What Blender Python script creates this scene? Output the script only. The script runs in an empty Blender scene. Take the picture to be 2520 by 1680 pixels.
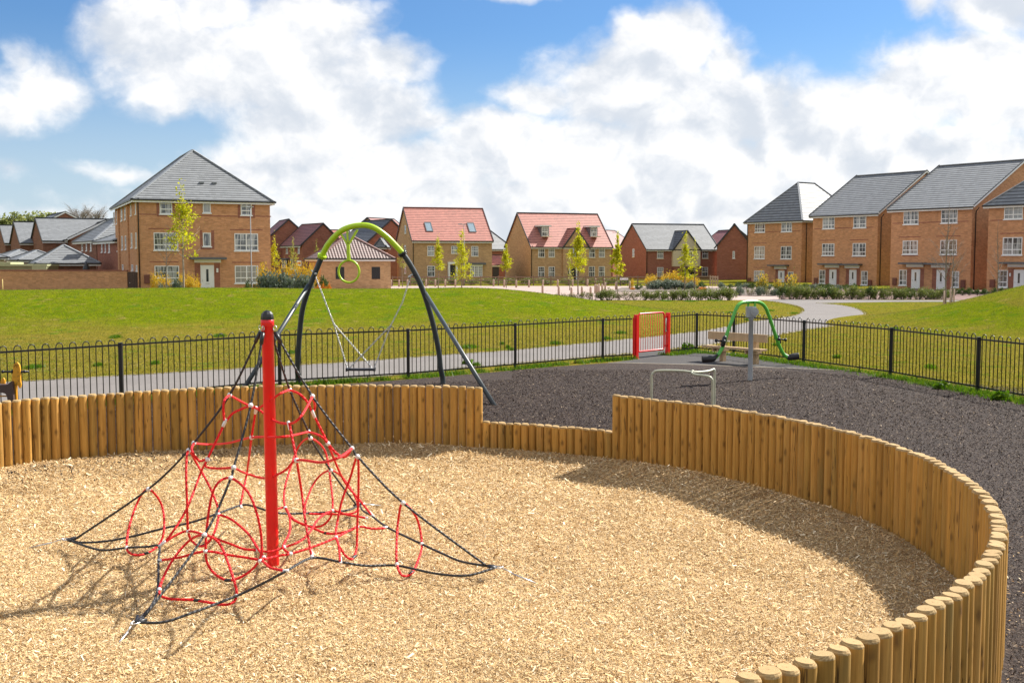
import bpy, bmesh, math, random
import numpy as np
from mathutils import Vector, Matrix
R = math.radians
rnd = random.Random(7)
S = bpy.context.scene
COL = S.collection

# ---------------------------------------------------------------- camera
FPX, HOR, CAMH = 2690.0, 636.0, 2.9          # focal length and horizon in photo pixels (2520 x 1680)
PITCH = math.atan((840 - HOR) / FPX)
cam_d = bpy.data.cameras.new('camera'); cam = bpy.data.objects.new('camera', cam_d); COL.objects.link(cam)
cam.location = (0, 0, CAMH); cam.rotation_euler = (math.pi / 2 - PITCH, 0, 0)
cam_d.sensor_width = 36; cam_d.lens = 36 * FPX / 2520; cam_d.clip_start = .1; cam_d.clip_end = 6000
S.camera = cam
S.render.resolution_x, S.render.resolution_y = 1024, 682
# ---------------------------------------------------------------- light
SUN_AZ = math.atan2(.79, .61)                # clockwise from +Y
SUN_EL = R(43)
sun_d = bpy.data.lights.new('sun', 'SUN'); sun = bpy.data.objects.new('sun', sun_d); COL.objects.link(sun)
sun_d.energy = 4.0; sun_d.angle = R(.8); sun_d.color = (1, .95, .87)
sdir = Vector((math.sin(SUN_AZ) * math.cos(SUN_EL), math.cos(SUN_AZ) * math.cos(SUN_EL), math.sin(SUN_EL)))
sun.rotation_euler = sdir.to_track_quat('Z', 'Y').to_euler(); sun.location = sdir * 60
S.view_settings.view_transform = 'Standard'; S.view_settings.look = 'None'
S.view_settings.gamma = 1; S.view_settings.exposure = 1.4
try: S.view_settings.use_curve_mapping = False
except Exception: pass
S.cycles.max_bounces = 6; S.cycles.transparent_max_bounces = 12
S.cycles.use_denoising = True

world = bpy.data.worlds.new('World'); S.world = world; world.use_nodes = True
class NT:
    """tiny node-tree writer: every method returns an output socket"""
    def __init__(s, tree): s.t = tree; s.n = tree.nodes; s.l = tree.links
    def put(s, sock, v):
        if v is None: return
        if isinstance(v, bpy.types.NodeSocket): s.l.new(v, sock)
        elif isinstance(v, (tuple, list)) and len(v) == 3 and sock.type == 'RGBA': sock.default_value = (*v, 1)
        else: sock.default_value = v
    def m(s, op, a, b=None, c=None, clamp=False):
        n = s.n.new('ShaderNodeMath'); n.operation = op; n.use_clamp = clamp
        s.put(n.inputs[0], a); s.put(n.inputs[1], b)
        if c is not None: s.put(n.inputs[2], c)
        return n.outputs[0]
    def v(s, op, a, b=None, scale=None):
        n = s.n.new('ShaderNodeVectorMath'); n.operation = op
        s.put(n.inputs[0], a); s.put(n.inputs[1], b)
        if scale is not None: s.put(n.inputs['Scale'], scale)
        return n.outputs['Value'] if op in ('LENGTH', 'DOT_PRODUCT', 'DISTANCE') else n.outputs[0]
    def comb(s, x, y, z=0.0):
        n = s.n.new('ShaderNodeCombineXYZ'); s.put(n.inputs[0], x); s.put(n.inputs[1], y); s.put(n.inputs[2], z); return n.outputs[0]
    def sep(s, vec):
        n = s.n.new('ShaderNodeSeparateXYZ'); s.put(n.inputs[0], vec); return n.outputs
    def noise(s, vec, scale, detail=4, rough=.5, col=False, dist=0):
        n = s.n.new('ShaderNodeTexNoise'); s.put(n.inputs['Vector'], vec); n.inputs['Scale'].default_value = scale
        n.inputs['Detail'].default_value = detail; n.inputs['Roughness'].default_value = rough; n.inputs['Distortion'].default_value = dist
        return n.outputs['Color' if col else 'Fac']
    def ramp(s, fac, stops, interp='LINEAR'):
        n = s.n.new('ShaderNodeValToRGB'); s.put(n.inputs[0], fac); e = n.color_ramp.elements; n.color_ramp.interpolation = interp
        while len(e) < len(stops): e.new(.5)
        for k, (p, c) in enumerate(stops):
            e[k].position = p; e[k].color = (*c, 1) if isinstance(c, (tuple, list)) else (c, c, c, 1)
        return n.outputs[0]
    def mix(s, f, a, b, mode='MIX'):
        n = s.n.new('ShaderNodeMix'); n.data_type = 'RGBA'; n.blend_type = mode
        s.put(n.inputs[0], f); s.put(n.inputs[6], a); s.put(n.inputs[7], b); return n.outputs[2]
    def smooth(s, x, a, b):
        n = s.n.new('ShaderNodeMapRange'); n.interpolation_type = 'SMOOTHSTEP'; s.put(n.inputs[0], x)
        s.put(n.inputs[1], a); s.put(n.inputs[2], b); return n.outputs[0]
    def coord(s, which='Object'):
        return s.n.new('ShaderNodeTexCoord').outputs[which]
    def scaled(s, vec, x, y, z):
        return s.v('MULTIPLY', vec, (x, y, z))
    def bump(s, h, strength=.5, dist=.01):
        n = s.n.new('ShaderNodeBump'); s.put(n.inputs['Height'], h); n.inputs['Strength'].default_value = strength
        n.inputs['Distance'].default_value = dist; return n.outputs[0]
    def info(s, out='Random'): return s.n.new('ShaderNodeObjectInfo').outputs[out]
    def island(s): return s.n.new('ShaderNodeNewGeometry').outputs['Random Per Island']
    def attr(s, name, out='Fac'):
        n = s.n.new('ShaderNodeAttribute'); n.attribute_name = name; return n.outputs[out]

def sky():
    t = NT(world.node_tree); t.n.clear()
    out = t.n.new('ShaderNodeOutputWorld'); bg = t.n.new('ShaderNodeBackground'); t.l.new(bg.outputs[0], out.inputs[0])
    K = .095; bg.inputs[1].default_value = K
    st = t.n.new('ShaderNodeTexSky'); st.sky_type = 'NISHITA'; st.sun_disc = False
    st.sun_elevation = SUN_EL; st.sun_rotation = SUN_AZ; st.air_density = 1.0; st.dust_density = .6; st.ozone_density = 2.5
    d = t.coord('Generated'); x, y, z = t.sep(d)
    az = t.m('ARCTAN2', x, y); el = t.m('ARCTAN2', z, t.m('SQRT', t.m('ADD', t.m('MULTIPLY', x, x), t.m('MULTIPLY', y, y))))
    p0 = t.comb(az, el, 0.0)
    warp = t.v('SUBTRACT', t.noise(p0, 9, 5, .6, col=True), (.5, .5, .5))
    p = t.v('ADD', p0, t.v('SCALE', warp, scale=.042))
    def px(u, v): return math.atan((u - 1260) / FPX), math.atan((HOR - v) / FPX)
    blobs = [(300,60,70,50,.6),(400,110,160,85,1),(560,60,140,60,.9),(760,80,170,110,1),(930,170,130,75,.9),(640,200,330,120,1.1),(420,260,110,70,.8),
             (820,310,260,110,1.1),(1060,310,110,50,.8),(60,200,60,60,.7),(130,250,120,80,.9),(20,300,140,60,.8),(1240,5,160,22,.7),
             (1550,120,70,80,.9),(1670,110,110,90,1.15),(1780,170,80,90,.95),(1560,230,220,120,1.1),(1330,250,130,60,.9),(1720,290,260,120,1.2),(1230,350,200,80,1),
             (2260,250,170,110,1.05),(2440,80,130,90,1.0),(2250,60,60,60,.7),(2450,250,160,140,1.1),(2060,320,240,100,1.1),(1500,390,420,90,1.2),(900,430,420,90,1.1),
             (2000,430,560,110,1.25),(1350,520,900,90,1.1),(560,440,180,70,.75),(300,430,160,30,.6),(30,440,90,50,.55),(120,540,260,30,.5),(700,540,300,60,.8),
             (2700,300,200,200,1),(-200,250,150,90,.9)]
    D = None
    for (u, v, ru, rv, w) in blobs:
        a, e = px(u, v)
        q = t.v('MULTIPLY', t.v('SUBTRACT', p, (a, e, 0)), (FPX / ru, FPX / rv, 0))
        g = t.m('MULTIPLY', t.m('SUBTRACT', 1.0, t.m('MULTIPLY', t.v('LENGTH', q), .56)), w)
        g = t.m('MAXIMUM', g, 0.0)
        D = g if D is None else t.m('MAXIMUM', D, g)
    far = t.smooth(t.m('ABSOLUTE', az), .55, .8)                     # unseen clouds over the rest of the dome, enlarged for fill light on facades
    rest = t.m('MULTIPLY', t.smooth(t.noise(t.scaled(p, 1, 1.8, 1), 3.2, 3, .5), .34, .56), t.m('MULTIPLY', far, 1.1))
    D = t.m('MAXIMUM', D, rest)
    bil = lambda vec: t.m('SUBTRACT', 1.0, t.m('ABSOLUTE', t.m('MULTIPLY', t.m('SUBTRACT', t.noise(vec, 11, 7, .52), .5), 3.2)))
    mixn = lambda vec: t.m('ADD', t.m('MULTIPLY', t.noise(vec, 13, 8, .57), .62), t.m('MULTIPLY', bil(vec), .24))
    n1 = mixn(t.scaled(p, 1, 1.25, 1))
    n2 = t.noise(t.scaled(p0, 1, 1.6, 1), 38, 6, .6)
    dens = t.m('ADD', D, t.m('ADD', t.m('MULTIPLY', t.m('SUBTRACT', n1, .5), 1.05), t.m('MULTIPLY', t.m('SUBTRACT', n2, .5), .16)))
    mask = t.smooth(dens, .28, .70)
    thick = t.smooth(dens, .45, 1.15)
    # relief: compare the fine density with the same field a little higher up, so billows get lit tops and soft bases
    up = t.v('ADD', t.scaled(p, 1, 1.25, 1), (.012, .022, 0))
    n1u = mixn(up)
    relief = t.m('MULTIPLY', t.m('SUBTRACT', n1, n1u), 2.2)
    low = t.noise(t.scaled(p0, 1, 2.2, 1), 5.5, 3, .5)
    sh = t.m('ADD', t.m('ADD', t.m('MULTIPLY', thick, .10), relief), t.m('MULTIPLY', t.m('SUBTRACT', low, .47), 1.1), clamp=False)
    grey = t.smooth(t.m('SUBTRACT', .38, sh), 0.0, .70)
    cc = t.mix(grey, (4.5, 4.45, 4.4), (2.9, 3.1, 3.4))
    base = t.mix(1.0, st.outputs[0], (.255, .375, .50), 'MULTIPLY')
    hz = t.smooth(el, .21, .0)
    base = t.mix(t.m('MULTIPLY', hz, .75), base, (2.75, 3.2, 3.6))
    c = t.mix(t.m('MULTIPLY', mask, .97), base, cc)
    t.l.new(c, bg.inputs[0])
sky()

# ---------------------------------------------------------------- photo geometry
def ray(u, v):
    a, b = (u - 1260) / FPX, (840 - v) / FPX
    return Vector((a, math.cos(PITCH) + b * math.sin(PITCH), -math.sin(PITCH) + b * math.cos(PITCH)))
CAM = Vector((0, 0, CAMH))
def G(u, v, z=0.0):
    d = ray(u, v); return CAM + d * ((z - CAMH) / d.z)
def P(u, v, Y):
    d = ray(u, v); return CAM + d * (Y / d.y)
def zat(v, Y): return P(1260, v, Y).z
def XY(u, Y): p = P(u, HOR, Y); return Vector((p.x, Y, 0))

# ---------------------------------------------------------------- objects, labels
def tag(o, label=None, cat=None, group=None, kind=None):
    if label: o['label'] = label
    if cat: o['category'] = cat
    if group: o['group'] = group
    if kind: o['kind'] = kind
    return o
def thing(name, label, cat, loc=(0, 0, 0), rz=0, group=None):
    o = bpy.data.objects.new(name, None); COL.objects.link(o); o.empty_display_size = .2
    o.location = loc; o.rotation_euler = (0, 0, rz); return tag(o, label, cat, group)
def link(name, me, parent=None, loc=None, rz=None):
    o = bpy.data.objects.new(name, me); COL.objects.link(o)
    if parent: o.parent = parent
    if loc is not None: o.location = loc
    if rz is not None: o.rotation_euler = (0, 0, rz)
    return o
class MB:
    def __init__(s): s.v = []; s.f = []; s.uv = []; s.mi = []; s.sm = []
    def face(s, idx, uv=None, mi=0, sm=False):
        s.f.append(idx); s.uv.append(uv or [(0, 0)] * len(idx)); s.mi.append(mi); s.sm.append(sm)
    def poly(s, pts, uv=None, mi=0, sm=False):
        n = len(s.v); s.v += [tuple(p) for p in pts]; s.face(list(range(n, n + len(pts))), uv, mi, sm)
    def box(s, x0, y0, z0, x1, y1, z1, mi=0, M=None, bev=0):
        c = [(x0,y0,z0),(x1,y0,z0),(x1,y1,z0),(x0,y1,z0),(x0,y0,z1),(x1,y0,z1),(x1,y1,z1),(x0,y1,z1)]
        if M is not None: c = [tuple(M @ Vector(q)) for q in c]
        n = len(s.v); s.v += c
        for q in ((0,3,2,1),(4,5,6,7),(0,1,5,4),(1,2,6,5),(2,3,7,6),(3,0,4,7)): s.face([n + k for k in q], None, mi)
        return s
    def bar(s, a, b, wx, wz, up=(0, 0, 1), mi=0):
        """square-section bar between two points"""
        a, b = Vector(a), Vector(b); d = (b - a); L = d.length; d.normalize(); up = Vector(up)
        side = d.cross(up)
        if side.length < 1e-4: side = d.cross(Vector((1, 0, 0)))
        side.normalize(); u2 = side.cross(d)
        M = Matrix((side, d, u2)).transposed().to_4x4(); M.translation = a
        return s.box(-wx / 2, 0, -wz / 2, wx / 2, L, wz / 2, mi, M)
    def tube(s, pts, r, n=10, caps=True, closed=False, mi=0, rr=None):
        pts = [Vector(p) for p in pts]; m = len(pts); base = len(s.v)
        up = None; L = 0; lens = []
        for k in range(m):
            if closed: d = pts[(k + 1) % m] - pts[k - 1]
            else: d = pts[min(k + 1, m - 1)] - pts[max(k - 1, 0)]
            d.normalize()
            if up is None:
                up = d.orthogonal().normalized()
            up = (up - d * up.dot(d))
            up = up.normalized() if up.length > 1e-6 else d.orthogonal().normalized()
            sd = d.cross(up)
            if k: L += (pts[k] - pts[k - 1]).length
            lens.append(L); rad = rr[k] if rr else r
            for j in range(n):
                a = 2 * math.pi * j / n
                s.v.append(tuple(pts[k] + (up * math.cos(a) + sd * math.sin(a)) * rad))
        seg = m if closed else m - 1
        for k in range(seg):
            k2 = (k + 1) % m; l0, l1 = lens[k], lens[k2] if k2 else lens[k] + .02
            for j in range(n):
                j2 = (j + 1) % n
                s.face([base + k*n + j, base + k2*n + j, base + k2*n + j2, base + k*n + j2],
                       [(j/n, l0), (j/n, l1), ((j+1)/n, l1), ((j+1)/n, l0)], mi, True)
        if caps and not closed:
            s.face([base + j for j in range(n)], None, mi); s.face([base + (m-1)*n + j for j in reversed(range(n))], None, mi)
        return s
    def lathe(s, prof, n=16, M=None, mi=0, sm=True):
        """prof: (radius, z) pairs from bottom to top"""
        base = len(s.v); M = M or Matrix()
        for (r, z) in prof:
            for j in range(n):
                a = 2*math.pi*j/n; s.v.append(tuple(M @ Vector((r*math.cos(a), r*math.sin(a), z))))
        for k in range(len(prof)-1):
            for j in range(n):
                j2 = (j+1) % n; s.face([base+k*n+j, base+k*n+j2, base+(k+1)*n+j2, base+(k+1)*n+j], [(j/n, prof[k][1]), ((j+1)/n, prof[k][1]), ((j+1)/n, prof[k+1][1]), (j/n, prof[k+1][1])], mi, sm)
        s.face([base+j for j in reversed(range(n))], None, mi); s.face([base+(len(prof)-1)*n+j for j in range(n)], None, mi)
        return s
    def ball(s, c, r, n=12, mi=0, sq=(1, 1, 1)):
        h = n // 2 + 1
        prof = [(max(r*math.sin(math.pi*k/(h)), r*.02), -r*math.cos(math.pi*k/(h))) for k in range(h+1)]
        M = Matrix.Translation(Vector(c)) @ Matrix.Diagonal((*sq, 1)); return s.lathe(prof, n, M, mi)
    def slab(s, pts, th, mi=0):
        """flat polygon with thickness downward along its normal; uv in metres, v up the slope"""
        pts = [Vector(p) for p in pts]; nrm = (pts[1]-pts[0]).cross(pts[-1]-pts[0]).normalized()
        if nrm.z < 0: pts.reverse(); nrm = -nrm
        ux = Vector((0,0,1)).cross(nrm)
        ux = ux.normalized() if ux.length > 1e-3 else Vector((1,0,0))
        vy = nrm.cross(ux)
        uv = [(p.dot(ux), p.dot(vy)) for p in pts]; low = [p - nrm*th for p in pts]
        s.poly(pts, uv, mi); s.poly(list(reversed(low)), list(reversed(uv)), mi)
        for k in range(len(pts)):
            k2 = (k+1) % len(pts); s.poly([pts[k2], pts[k], low[k], low[k2]], [uv[k2], uv[k], uv[k], uv[k2]], mi)
        return s
    def build(s, name, mats, parent=None, loc=None, rz=None):
        me = bpy.data.meshes.new(name); me.from_pydata(s.v, [], s.f)
        uvl = me.uv_layers.new(name='UVMap'); flat = [c for f in s.uv for q in f for c in q]
        uvl.data.foreach_set('uv', flat)
        me.polygons.foreach_set('material_index', s.mi); me.polygons.foreach_set('use_smooth', s.sm)
        for m_ in (mats if isinstance(mats, (list, tuple)) else [mats]): me.materials.append(m_)
        me.update()
        return link(name, me, parent, loc, rz)
def catmull(pts, n=6, closed=False):
    pts = [Vector(p) for p in pts]; m = len(pts); o = []
    rng = range(m if closed else m - 1)
    for k in rng:
        if closed: a, b, c, d = pts[k-1], pts[k], pts[(k+1) % m], pts[(k+2) % m]
        else: a, b, c, d = pts[max(k-1, 0)], pts[k], pts[k+1], pts[min(k+2, m-1)]
        for i in range(n):
            t = i / n
            o.append(.5*((2*b) + (c-a)*t + (2*a-5*b+4*c-d)*t*t + (3*b-a-3*c+d)*t**3))
    if not closed: o.append(pts[-1])
    return o
def quads_mesh(name, V, mats, parent=None, n=4, cols=None, smooth=False):
    """numpy array (k, n, 3) of separate faces -> one mesh object"""
    k = V.shape[0]; me = bpy.data.meshes.new(name)
    me.vertices.add(k*n); me.vertices.foreach_set('co', V.reshape(-1).astype(np.float32))
    me.loops.add(k*n); me.loops.foreach_set('vertex_index', np.arange(k*n, dtype=np.int32))
    me.polygons.add(k); me.polygons.foreach_set('loop_start', np.arange(0, k*n, n, dtype=np.int32))
    try: me.polygons.foreach_set('loop_total', np.full(k, n, dtype=np.int32))
    except Exception: pass
    if cols is not None:
        a = me.attributes.new('tone', 'FLOAT', 'FACE'); a.data.foreach_set('value', cols.astype(np.float32))
    me.update(calc_edges=True)
    for m_ in (mats if isinstance(mats, (list, tuple)) else [mats]): me.materials.append(m_)
    return link(name, me, parent)
ORD = ['first','second','third','fourth','fifth','sixth','seventh','eighth','ninth','tenth','eleventh','twelfth','thirteenth','fourteenth','fifteenth','sixteenth','seventeenth','eighteenth','nineteenth','twentieth','twenty-first','twenty-second','twenty-third','twenty-fourth','twenty-fifth','twenty-sixth']

# ---------------------------------------------------------------- materials
def mat(name, col=(.5, .5, .5), rough=.6, metal=0.0, spec=.5, fn=None):
    m_ = bpy.data.materials.new(name); m_.use_nodes = True; t = NT(m_.node_tree); b = t.n['Principled BSDF']
    b.inputs['Base Color'].default_value = (*col, 1); b.inputs['Roughness'].default_value = rough
    b.inputs['Metallic'].default_value = metal; b.inputs['Specular IOR Level'].default_value = spec
    if fn: fn(t, b)
    return m_
def worn(c, amt=.15, sc=6, bumpy=0):
    """slight dirt and tone variation over a plain coat"""
    def fn(t, b):
        n = t.noise(t.coord('Object'), sc, 5, .6)
        lo = tuple(q * (1 - amt) for q in c); hi = tuple(min(1, q * (1 + amt)) for q in c)
        t.put(b.inputs['Base Color'], t.ramp(n, [(.3, lo), (.7, hi)]))
        if bumpy: t.put(b.inputs['Normal'], t.bump(n, bumpy, .005))
    return fn
def brick_fn(c1, c2, mortar, var=.5):
    def fn(t, b):
        x, y, z = t.sep(t.coord('Object')); q = t.comb(t.m('ADD', x, y), z)
        n = t.n.new('ShaderNodeTexBrick'); t.l.new(q, n.inputs['Vector'])
        n.inputs['Color1'].default_value = (*c1, 1); n.inputs['Color2'].default_value = (*c2, 1); n.inputs['Mortar'].default_value = (*mortar, 1)
        n.inputs['Scale'].default_value = 1; n.inputs['Mortar Size'].default_value = .006; n.inputs['Mortar Smooth'].default_value = .3
        n.inputs['Brick Width'].default_value = .225; n.inputs['Row Height'].default_value = .075; n.inputs['Bias'].default_value = 0
        cell = t.noise(t.comb(t.m('FLOOR', t.m('DIVIDE', t.m('ADD', x, y), .34)), t.m('FLOOR', t.m('DIVIDE', z, .15))), 7.3, 0)
        col = t.mix(var, n.outputs[0], t.ramp(cell, [(.3, (.78,)*3), (.7, (1.18,)*3)]), 'MULTIPLY')
        big = t.noise(q, .6, 4, .6); col = t.mix(.6, col, t.ramp(big, [(.3, (.93,)*3), (.7, (1.05,)*3)]), 'MULTIPLY')
        t.put(b.inputs['Base Color'], col); t.put(b.inputs['Normal'], t.bump(t.m('SUBTRACT', 1.0, n.outputs[1]), .4, .008))
    return fn
M = {}
M['buff'] = mat('buff_brick', rough=.9, spec=.2, fn=brick_fn((.61,.300,.145), (.48,.222,.100), (.53,.39,.27)))
M['buff2'] = mat('tan_brick', rough=.9, spec=.2, fn=brick_fn((.54,.34,.175), (.42,.25,.12), (.50,.39,.26)))
M['redb'] = mat('red_brick', rough=.9, spec=.2, fn=brick_fn((.35,.135,.085), (.28,.10,.066), (.32,.19,.14)))
M['dkb'] = mat('brown_brick', rough=.9, spec=.2, fn=brick_fn((.27,.115,.065), (.19,.08,.05), (.27,.19,.14), .8))
M['trim'] = mat('dark_red_trim_brick', rough=.9, spec=.2, fn=brick_fn((.34,.13,.085), (.26,.095,.065), (.34,.22,.16)))
M['render'] = mat('cream_render', rough=.9, fn=worn((.66,.57,.37), .06))
def roof_fn(c, lc, course=.34, pan=False, lichen=.2):
    def fn(t, b):
        x, y, z = t.sep(t.coord('UV'))
        f = t.m('FRACT', t.m('DIVIDE', y, course)); row = t.m('FLOOR', t.m('DIVIDE', y, course))
        xo = t.m('ADD', x, t.m('MULTIPLY', row, .165))
        tile = t.noise(t.comb(t.m('FLOOR', t.m('DIVIDE', xo, .33)), row), 5.1, 0)
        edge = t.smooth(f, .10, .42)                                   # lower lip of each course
        col = t.mix(.35, (c[0], c[1], c[2]), t.ramp(tile, [(.3, (.55,)*3), (.7, (1.35,)*3)]), 'MULTIPLY')
        col = t.mix(lichen, col, t.ramp(t.noise(t.coord('UV'), 1.4, 4, .6), [(.35, lc), (.7, c)]))
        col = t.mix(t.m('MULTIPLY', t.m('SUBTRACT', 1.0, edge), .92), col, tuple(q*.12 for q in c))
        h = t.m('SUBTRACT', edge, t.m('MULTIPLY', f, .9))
        if pan:
            wv = t.m('SINE', t.m('MULTIPLY', x, 2*math.pi/.27)); h = t.m('ADD', h, t.m('MULTIPLY', wv, 1.2))
            col = t.mix(t.m('MULTIPLY', t.smooth(wv, -.3, -1.0), .5), col, tuple(q*.3 for q in c))
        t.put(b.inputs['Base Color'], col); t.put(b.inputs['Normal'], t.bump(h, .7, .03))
    return fn
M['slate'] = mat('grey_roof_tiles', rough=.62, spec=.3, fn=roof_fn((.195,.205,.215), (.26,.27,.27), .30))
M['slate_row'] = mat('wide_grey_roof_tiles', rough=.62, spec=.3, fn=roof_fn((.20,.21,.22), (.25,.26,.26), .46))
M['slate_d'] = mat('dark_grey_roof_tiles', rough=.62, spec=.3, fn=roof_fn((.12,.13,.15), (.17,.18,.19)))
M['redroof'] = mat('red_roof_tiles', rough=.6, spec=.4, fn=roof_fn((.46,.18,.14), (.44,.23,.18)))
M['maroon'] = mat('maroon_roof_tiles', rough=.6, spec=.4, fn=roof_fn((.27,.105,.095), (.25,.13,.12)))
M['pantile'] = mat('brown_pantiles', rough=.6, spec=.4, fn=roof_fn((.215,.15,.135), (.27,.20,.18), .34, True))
M['white'] = mat('white_upvc', rough=.35, fn=worn((.78,.79,.78), .04, 3))
M['black'] = mat('black_plastic', rough=.4, fn=worn((.015,.015,.017), .3))
M['canopy'] = mat('grey_canopy_lead', rough=.6, fn=worn((.10,.11,.12), .2))
M['meter'] = mat('brown_meter_box', rough=.6, fn=worn((.16,.05,.03), .1))
M['doorw'] = mat('white_door', rough=.4, fn=worn((.76,.77,.76), .03))
M['ridge'] = mat('ridge_tiles_grey', rough=.6, fn=worn((.22,.235,.25), .2, 3))
M['ridge_r'] = mat('ridge_tiles_red', rough=.6, fn=worn((.30,.11,.085), .2, 3))
M['ridge_p'] = mat('ridge_tiles_brown', rough=.6, fn=worn((.20,.12,.105), .2, 3))
M['verge'] = mat('dark_verge', rough=.6, fn=worn((.035,.037,.042), .2, 3))
def glass_fn(t, b):
    x, y, z = t.sep(t.coord('Object'))
    r = t.info(); n = t.noise(t.comb(t.m('ADD', t.m('ADD', x, y), t.m('MULTIPLY', r, 31)), t.m('MULTIPLY', z, .15)), 3.1, 2, .6)
    curt = t.smooth(n, .46, .56); blind = t.m('GREATER_THAN', r, .8)
    stripes = t.ramp(t.m('FRACT', t.m('MULTIPLY', t.m('ADD', x, y), 11)), [(0, (.34,.36,.36)), (.5, (.50,.51,.50)), (1, (.34,.36,.36))])
    col = t.mix(t.m('MAXIMUM', t.m('MULTIPLY', curt, .75), t.m('MULTIPLY', blind, .6)), (.05, .062, .072), stripes)
    t.put(b.inputs['Base Color'], col)
M['glass'] = mat('window_glass', rough=.08, spec=1.0, fn=glass_fn)
M['glassd'] = mat('dark_glass', (.03, .035, .04), rough=.1, spec=1.0)
def wood_fn(c_lo, c_hi, grain=26, knots=True, ring=False, perobj=True):
    def fn(t, b):
        o = t.coord('Object'); r = t.info() if perobj else 0.0
        off = t.comb(t.m('MULTIPLY', r, 17.0), t.m('MULTIPLY', r, 29.0), t.m('MULTIPLY', r, 53.0)) if perobj else (0, 0, 0)
        q = t.v('ADD', o, off)
        g = t.noise(t.scaled(q, 1, 1, .05), grain, 6, .62, dist=.35)
        fine = t.noise(t.scaled(q, 1, 1, .03), grain*5, 3, .6)
        col = t.ramp(g, [(.18, c_lo), (.5, tuple((a+b_)/2 for a, b_ in zip(c_lo, c_hi))), (.82, c_hi)])
        col = t.mix(.5, col, t.ramp(fine, [(.3, (.82,)*3), (.7, (1.14,)*3)]), 'MULTIPLY')
        if perobj:
            col = t.mix(.85, col, t.ramp(r, [(0, (.62,.57,.50)), (.22, (1.12,1.04,.95)), (.42, (.80,.80,.74)), (.6, (1.0,.96,1.02)), (.8, (1.2,1.10,.95)), (1, (.68,.68,.58))]), 'MULTIPLY')
            r2 = t.m('FRACT', t.m('MULTIPLY', r, 37.0))
            col = t.mix(t.m('MULTIPLY', t.smooth(t.noise(t.scaled(q, 3, 3, .8), 1.6, 3, .6), .5, .72), t.m('MULTIPLY', r2, .6)), col, (.16, .13, .045))
        h = t.m('ADD', t.m('MULTIPLY', g, .6), t.m('MULTIPLY', fine, .5))
        if knots:
            vo = t.n.new('ShaderNodeTexVoronoi'); vo.inputs['Scale'].default_value = 1; vo.feature = 'F1'
            t.l.new(t.v('ADD', t.scaled(q, 11, 11, 5.5), t.v('SCALE', t.noise(q, 9, 2, .5, col=True), scale=.35)), vo.inputs['Vector'])
            k = t.smooth(vo.outputs['Distance'], .26, .10); sel = t.m('GREATER_THAN', t.sep(vo.outputs['Color'])[0], .52)
            k = t.m('MULTIPLY', k, sel); ringk = t.m('MULTIPLY', t.smooth(vo.outputs['Distance'], .40, .22), sel)
            col = t.mix(t.m('MULTIPLY', ringk, .35), col, tuple(x_*.55 for x_ in c_lo)); col = t.mix(t.m('MULTIPLY', k, .6), col, (.11, .055, .018))
            cr = t.noise(t.scaled(q, 1, 1, .035), 15, 2, .5); cr = t.m('ABSOLUTE', t.m('SUBTRACT', cr, .5)); cr = t.m('MULTIPLY', t.smooth(cr, .0075, .002), t.m('GREATER_THAN', t.m('FRACT', t.m('MULTIPLY', r, 13.0)), .35) if perobj else 1.0)
            col = t.mix(t.m('MULTIPLY', cr, .75), col, (.05, .025, .01)); h = t.m('SUBTRACT', h, t.m('MULTIPLY', cr, 1.5))
        t.put(b.inputs['Base Color'], col); t.put(b.inputs['Normal'], t.bump(h, .35, .006))
    return fn
M['log'] = mat('treated_pine_log', rough=.75, spec=.25, fn=wood_fn((.26,.132,.022), (.58,.34,.088)))
def endgrain(t, b):
    o = t.coord('Object'); r = t.info(); x, y, z = t.sep(o)
    q = t.comb(t.m('ADD', x, t.m('MULTIPLY', t.m('SUBTRACT', r, .5), .03)), t.m('ADD', y, t.m('MULTIPLY', t.m('SUBTRACT', t.m('FRACT', t.m('MULTIPLY', r, 9.0)), .5), .03)))
    d = t.m('ADD', t.v('LENGTH', q), t.m('MULTIPLY', t.noise(o, 30, 3, .5), .006))
    rg = t.m('SINE', t.m('MULTIPLY', d, 2*math.pi/.0075))
    col = t.ramp(rg, [(.0, (.34,.23,.105)), (1, (.47,.35,.18))]); col = t.mix(.5, col, t.ramp(t.noise(o, 60, 4, .6), [(.3, (.7,)*3), (.7, (1.15,)*3)]), 'MULTIPLY')
    col = t.mix(.7, col, t.ramp(r, [(0, (.80,.74,.66)), (.5, (1.05,1,.95)), (1, (.9,.88,.84))]), 'MULTIPLY')
    col = t.mix(t.smooth(d, .010, .004), col, (.25, .14, .06))
    t.put(b.inputs['Base Color'], col); t.put(b.inputs['Normal'], t.bump(t.noise(o, 120, 4, .7), .3, .003))
M['endgrain'] = mat('pine_end_grain', rough=.85, spec=.2, fn=endgrain)
M['benchw'] = mat('weathered_softwood', rough=.8, spec=.2, fn=wood_fn((.36,.24,.13), (.56,.41,.25), 20, False, perobj=False))
M['post'] = mat('grey_bollard_wood', rough=.85, spec=.2, fn=wood_fn((.36,.25,.19), (.52,.39,.31), 20, False, perobj=False))
M['rail'] = mat('brown_rail_wood', rough=.85, spec=.2, fn=wood_fn((.19,.12,.08), (.31,.21,.15), 20, False, perobj=False))
M['gatew'] = mat('dark_stained_boards', rough=.8, fn=wood_fn((.05,.03,.025), (.11,.07,.055), 14, False, perobj=False))
M['red'] = mat('red_paint', rough=.32, spec=.5, fn=worn((.68,.006,.009), .10, 4))
M['lime'] = mat('lime_paint', rough=.3, spec=.5, fn=worn((.42,.62,.015), .05, 3))
M['green'] = mat('green_paint', rough=.33, spec=.5, fn=worn((.09,.40,.045), .08, 4))
M['anthr'] = mat('anthracite_paint', rough=.45, spec=.6, fn=worn((.034,.044,.048), .15, 4))
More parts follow.
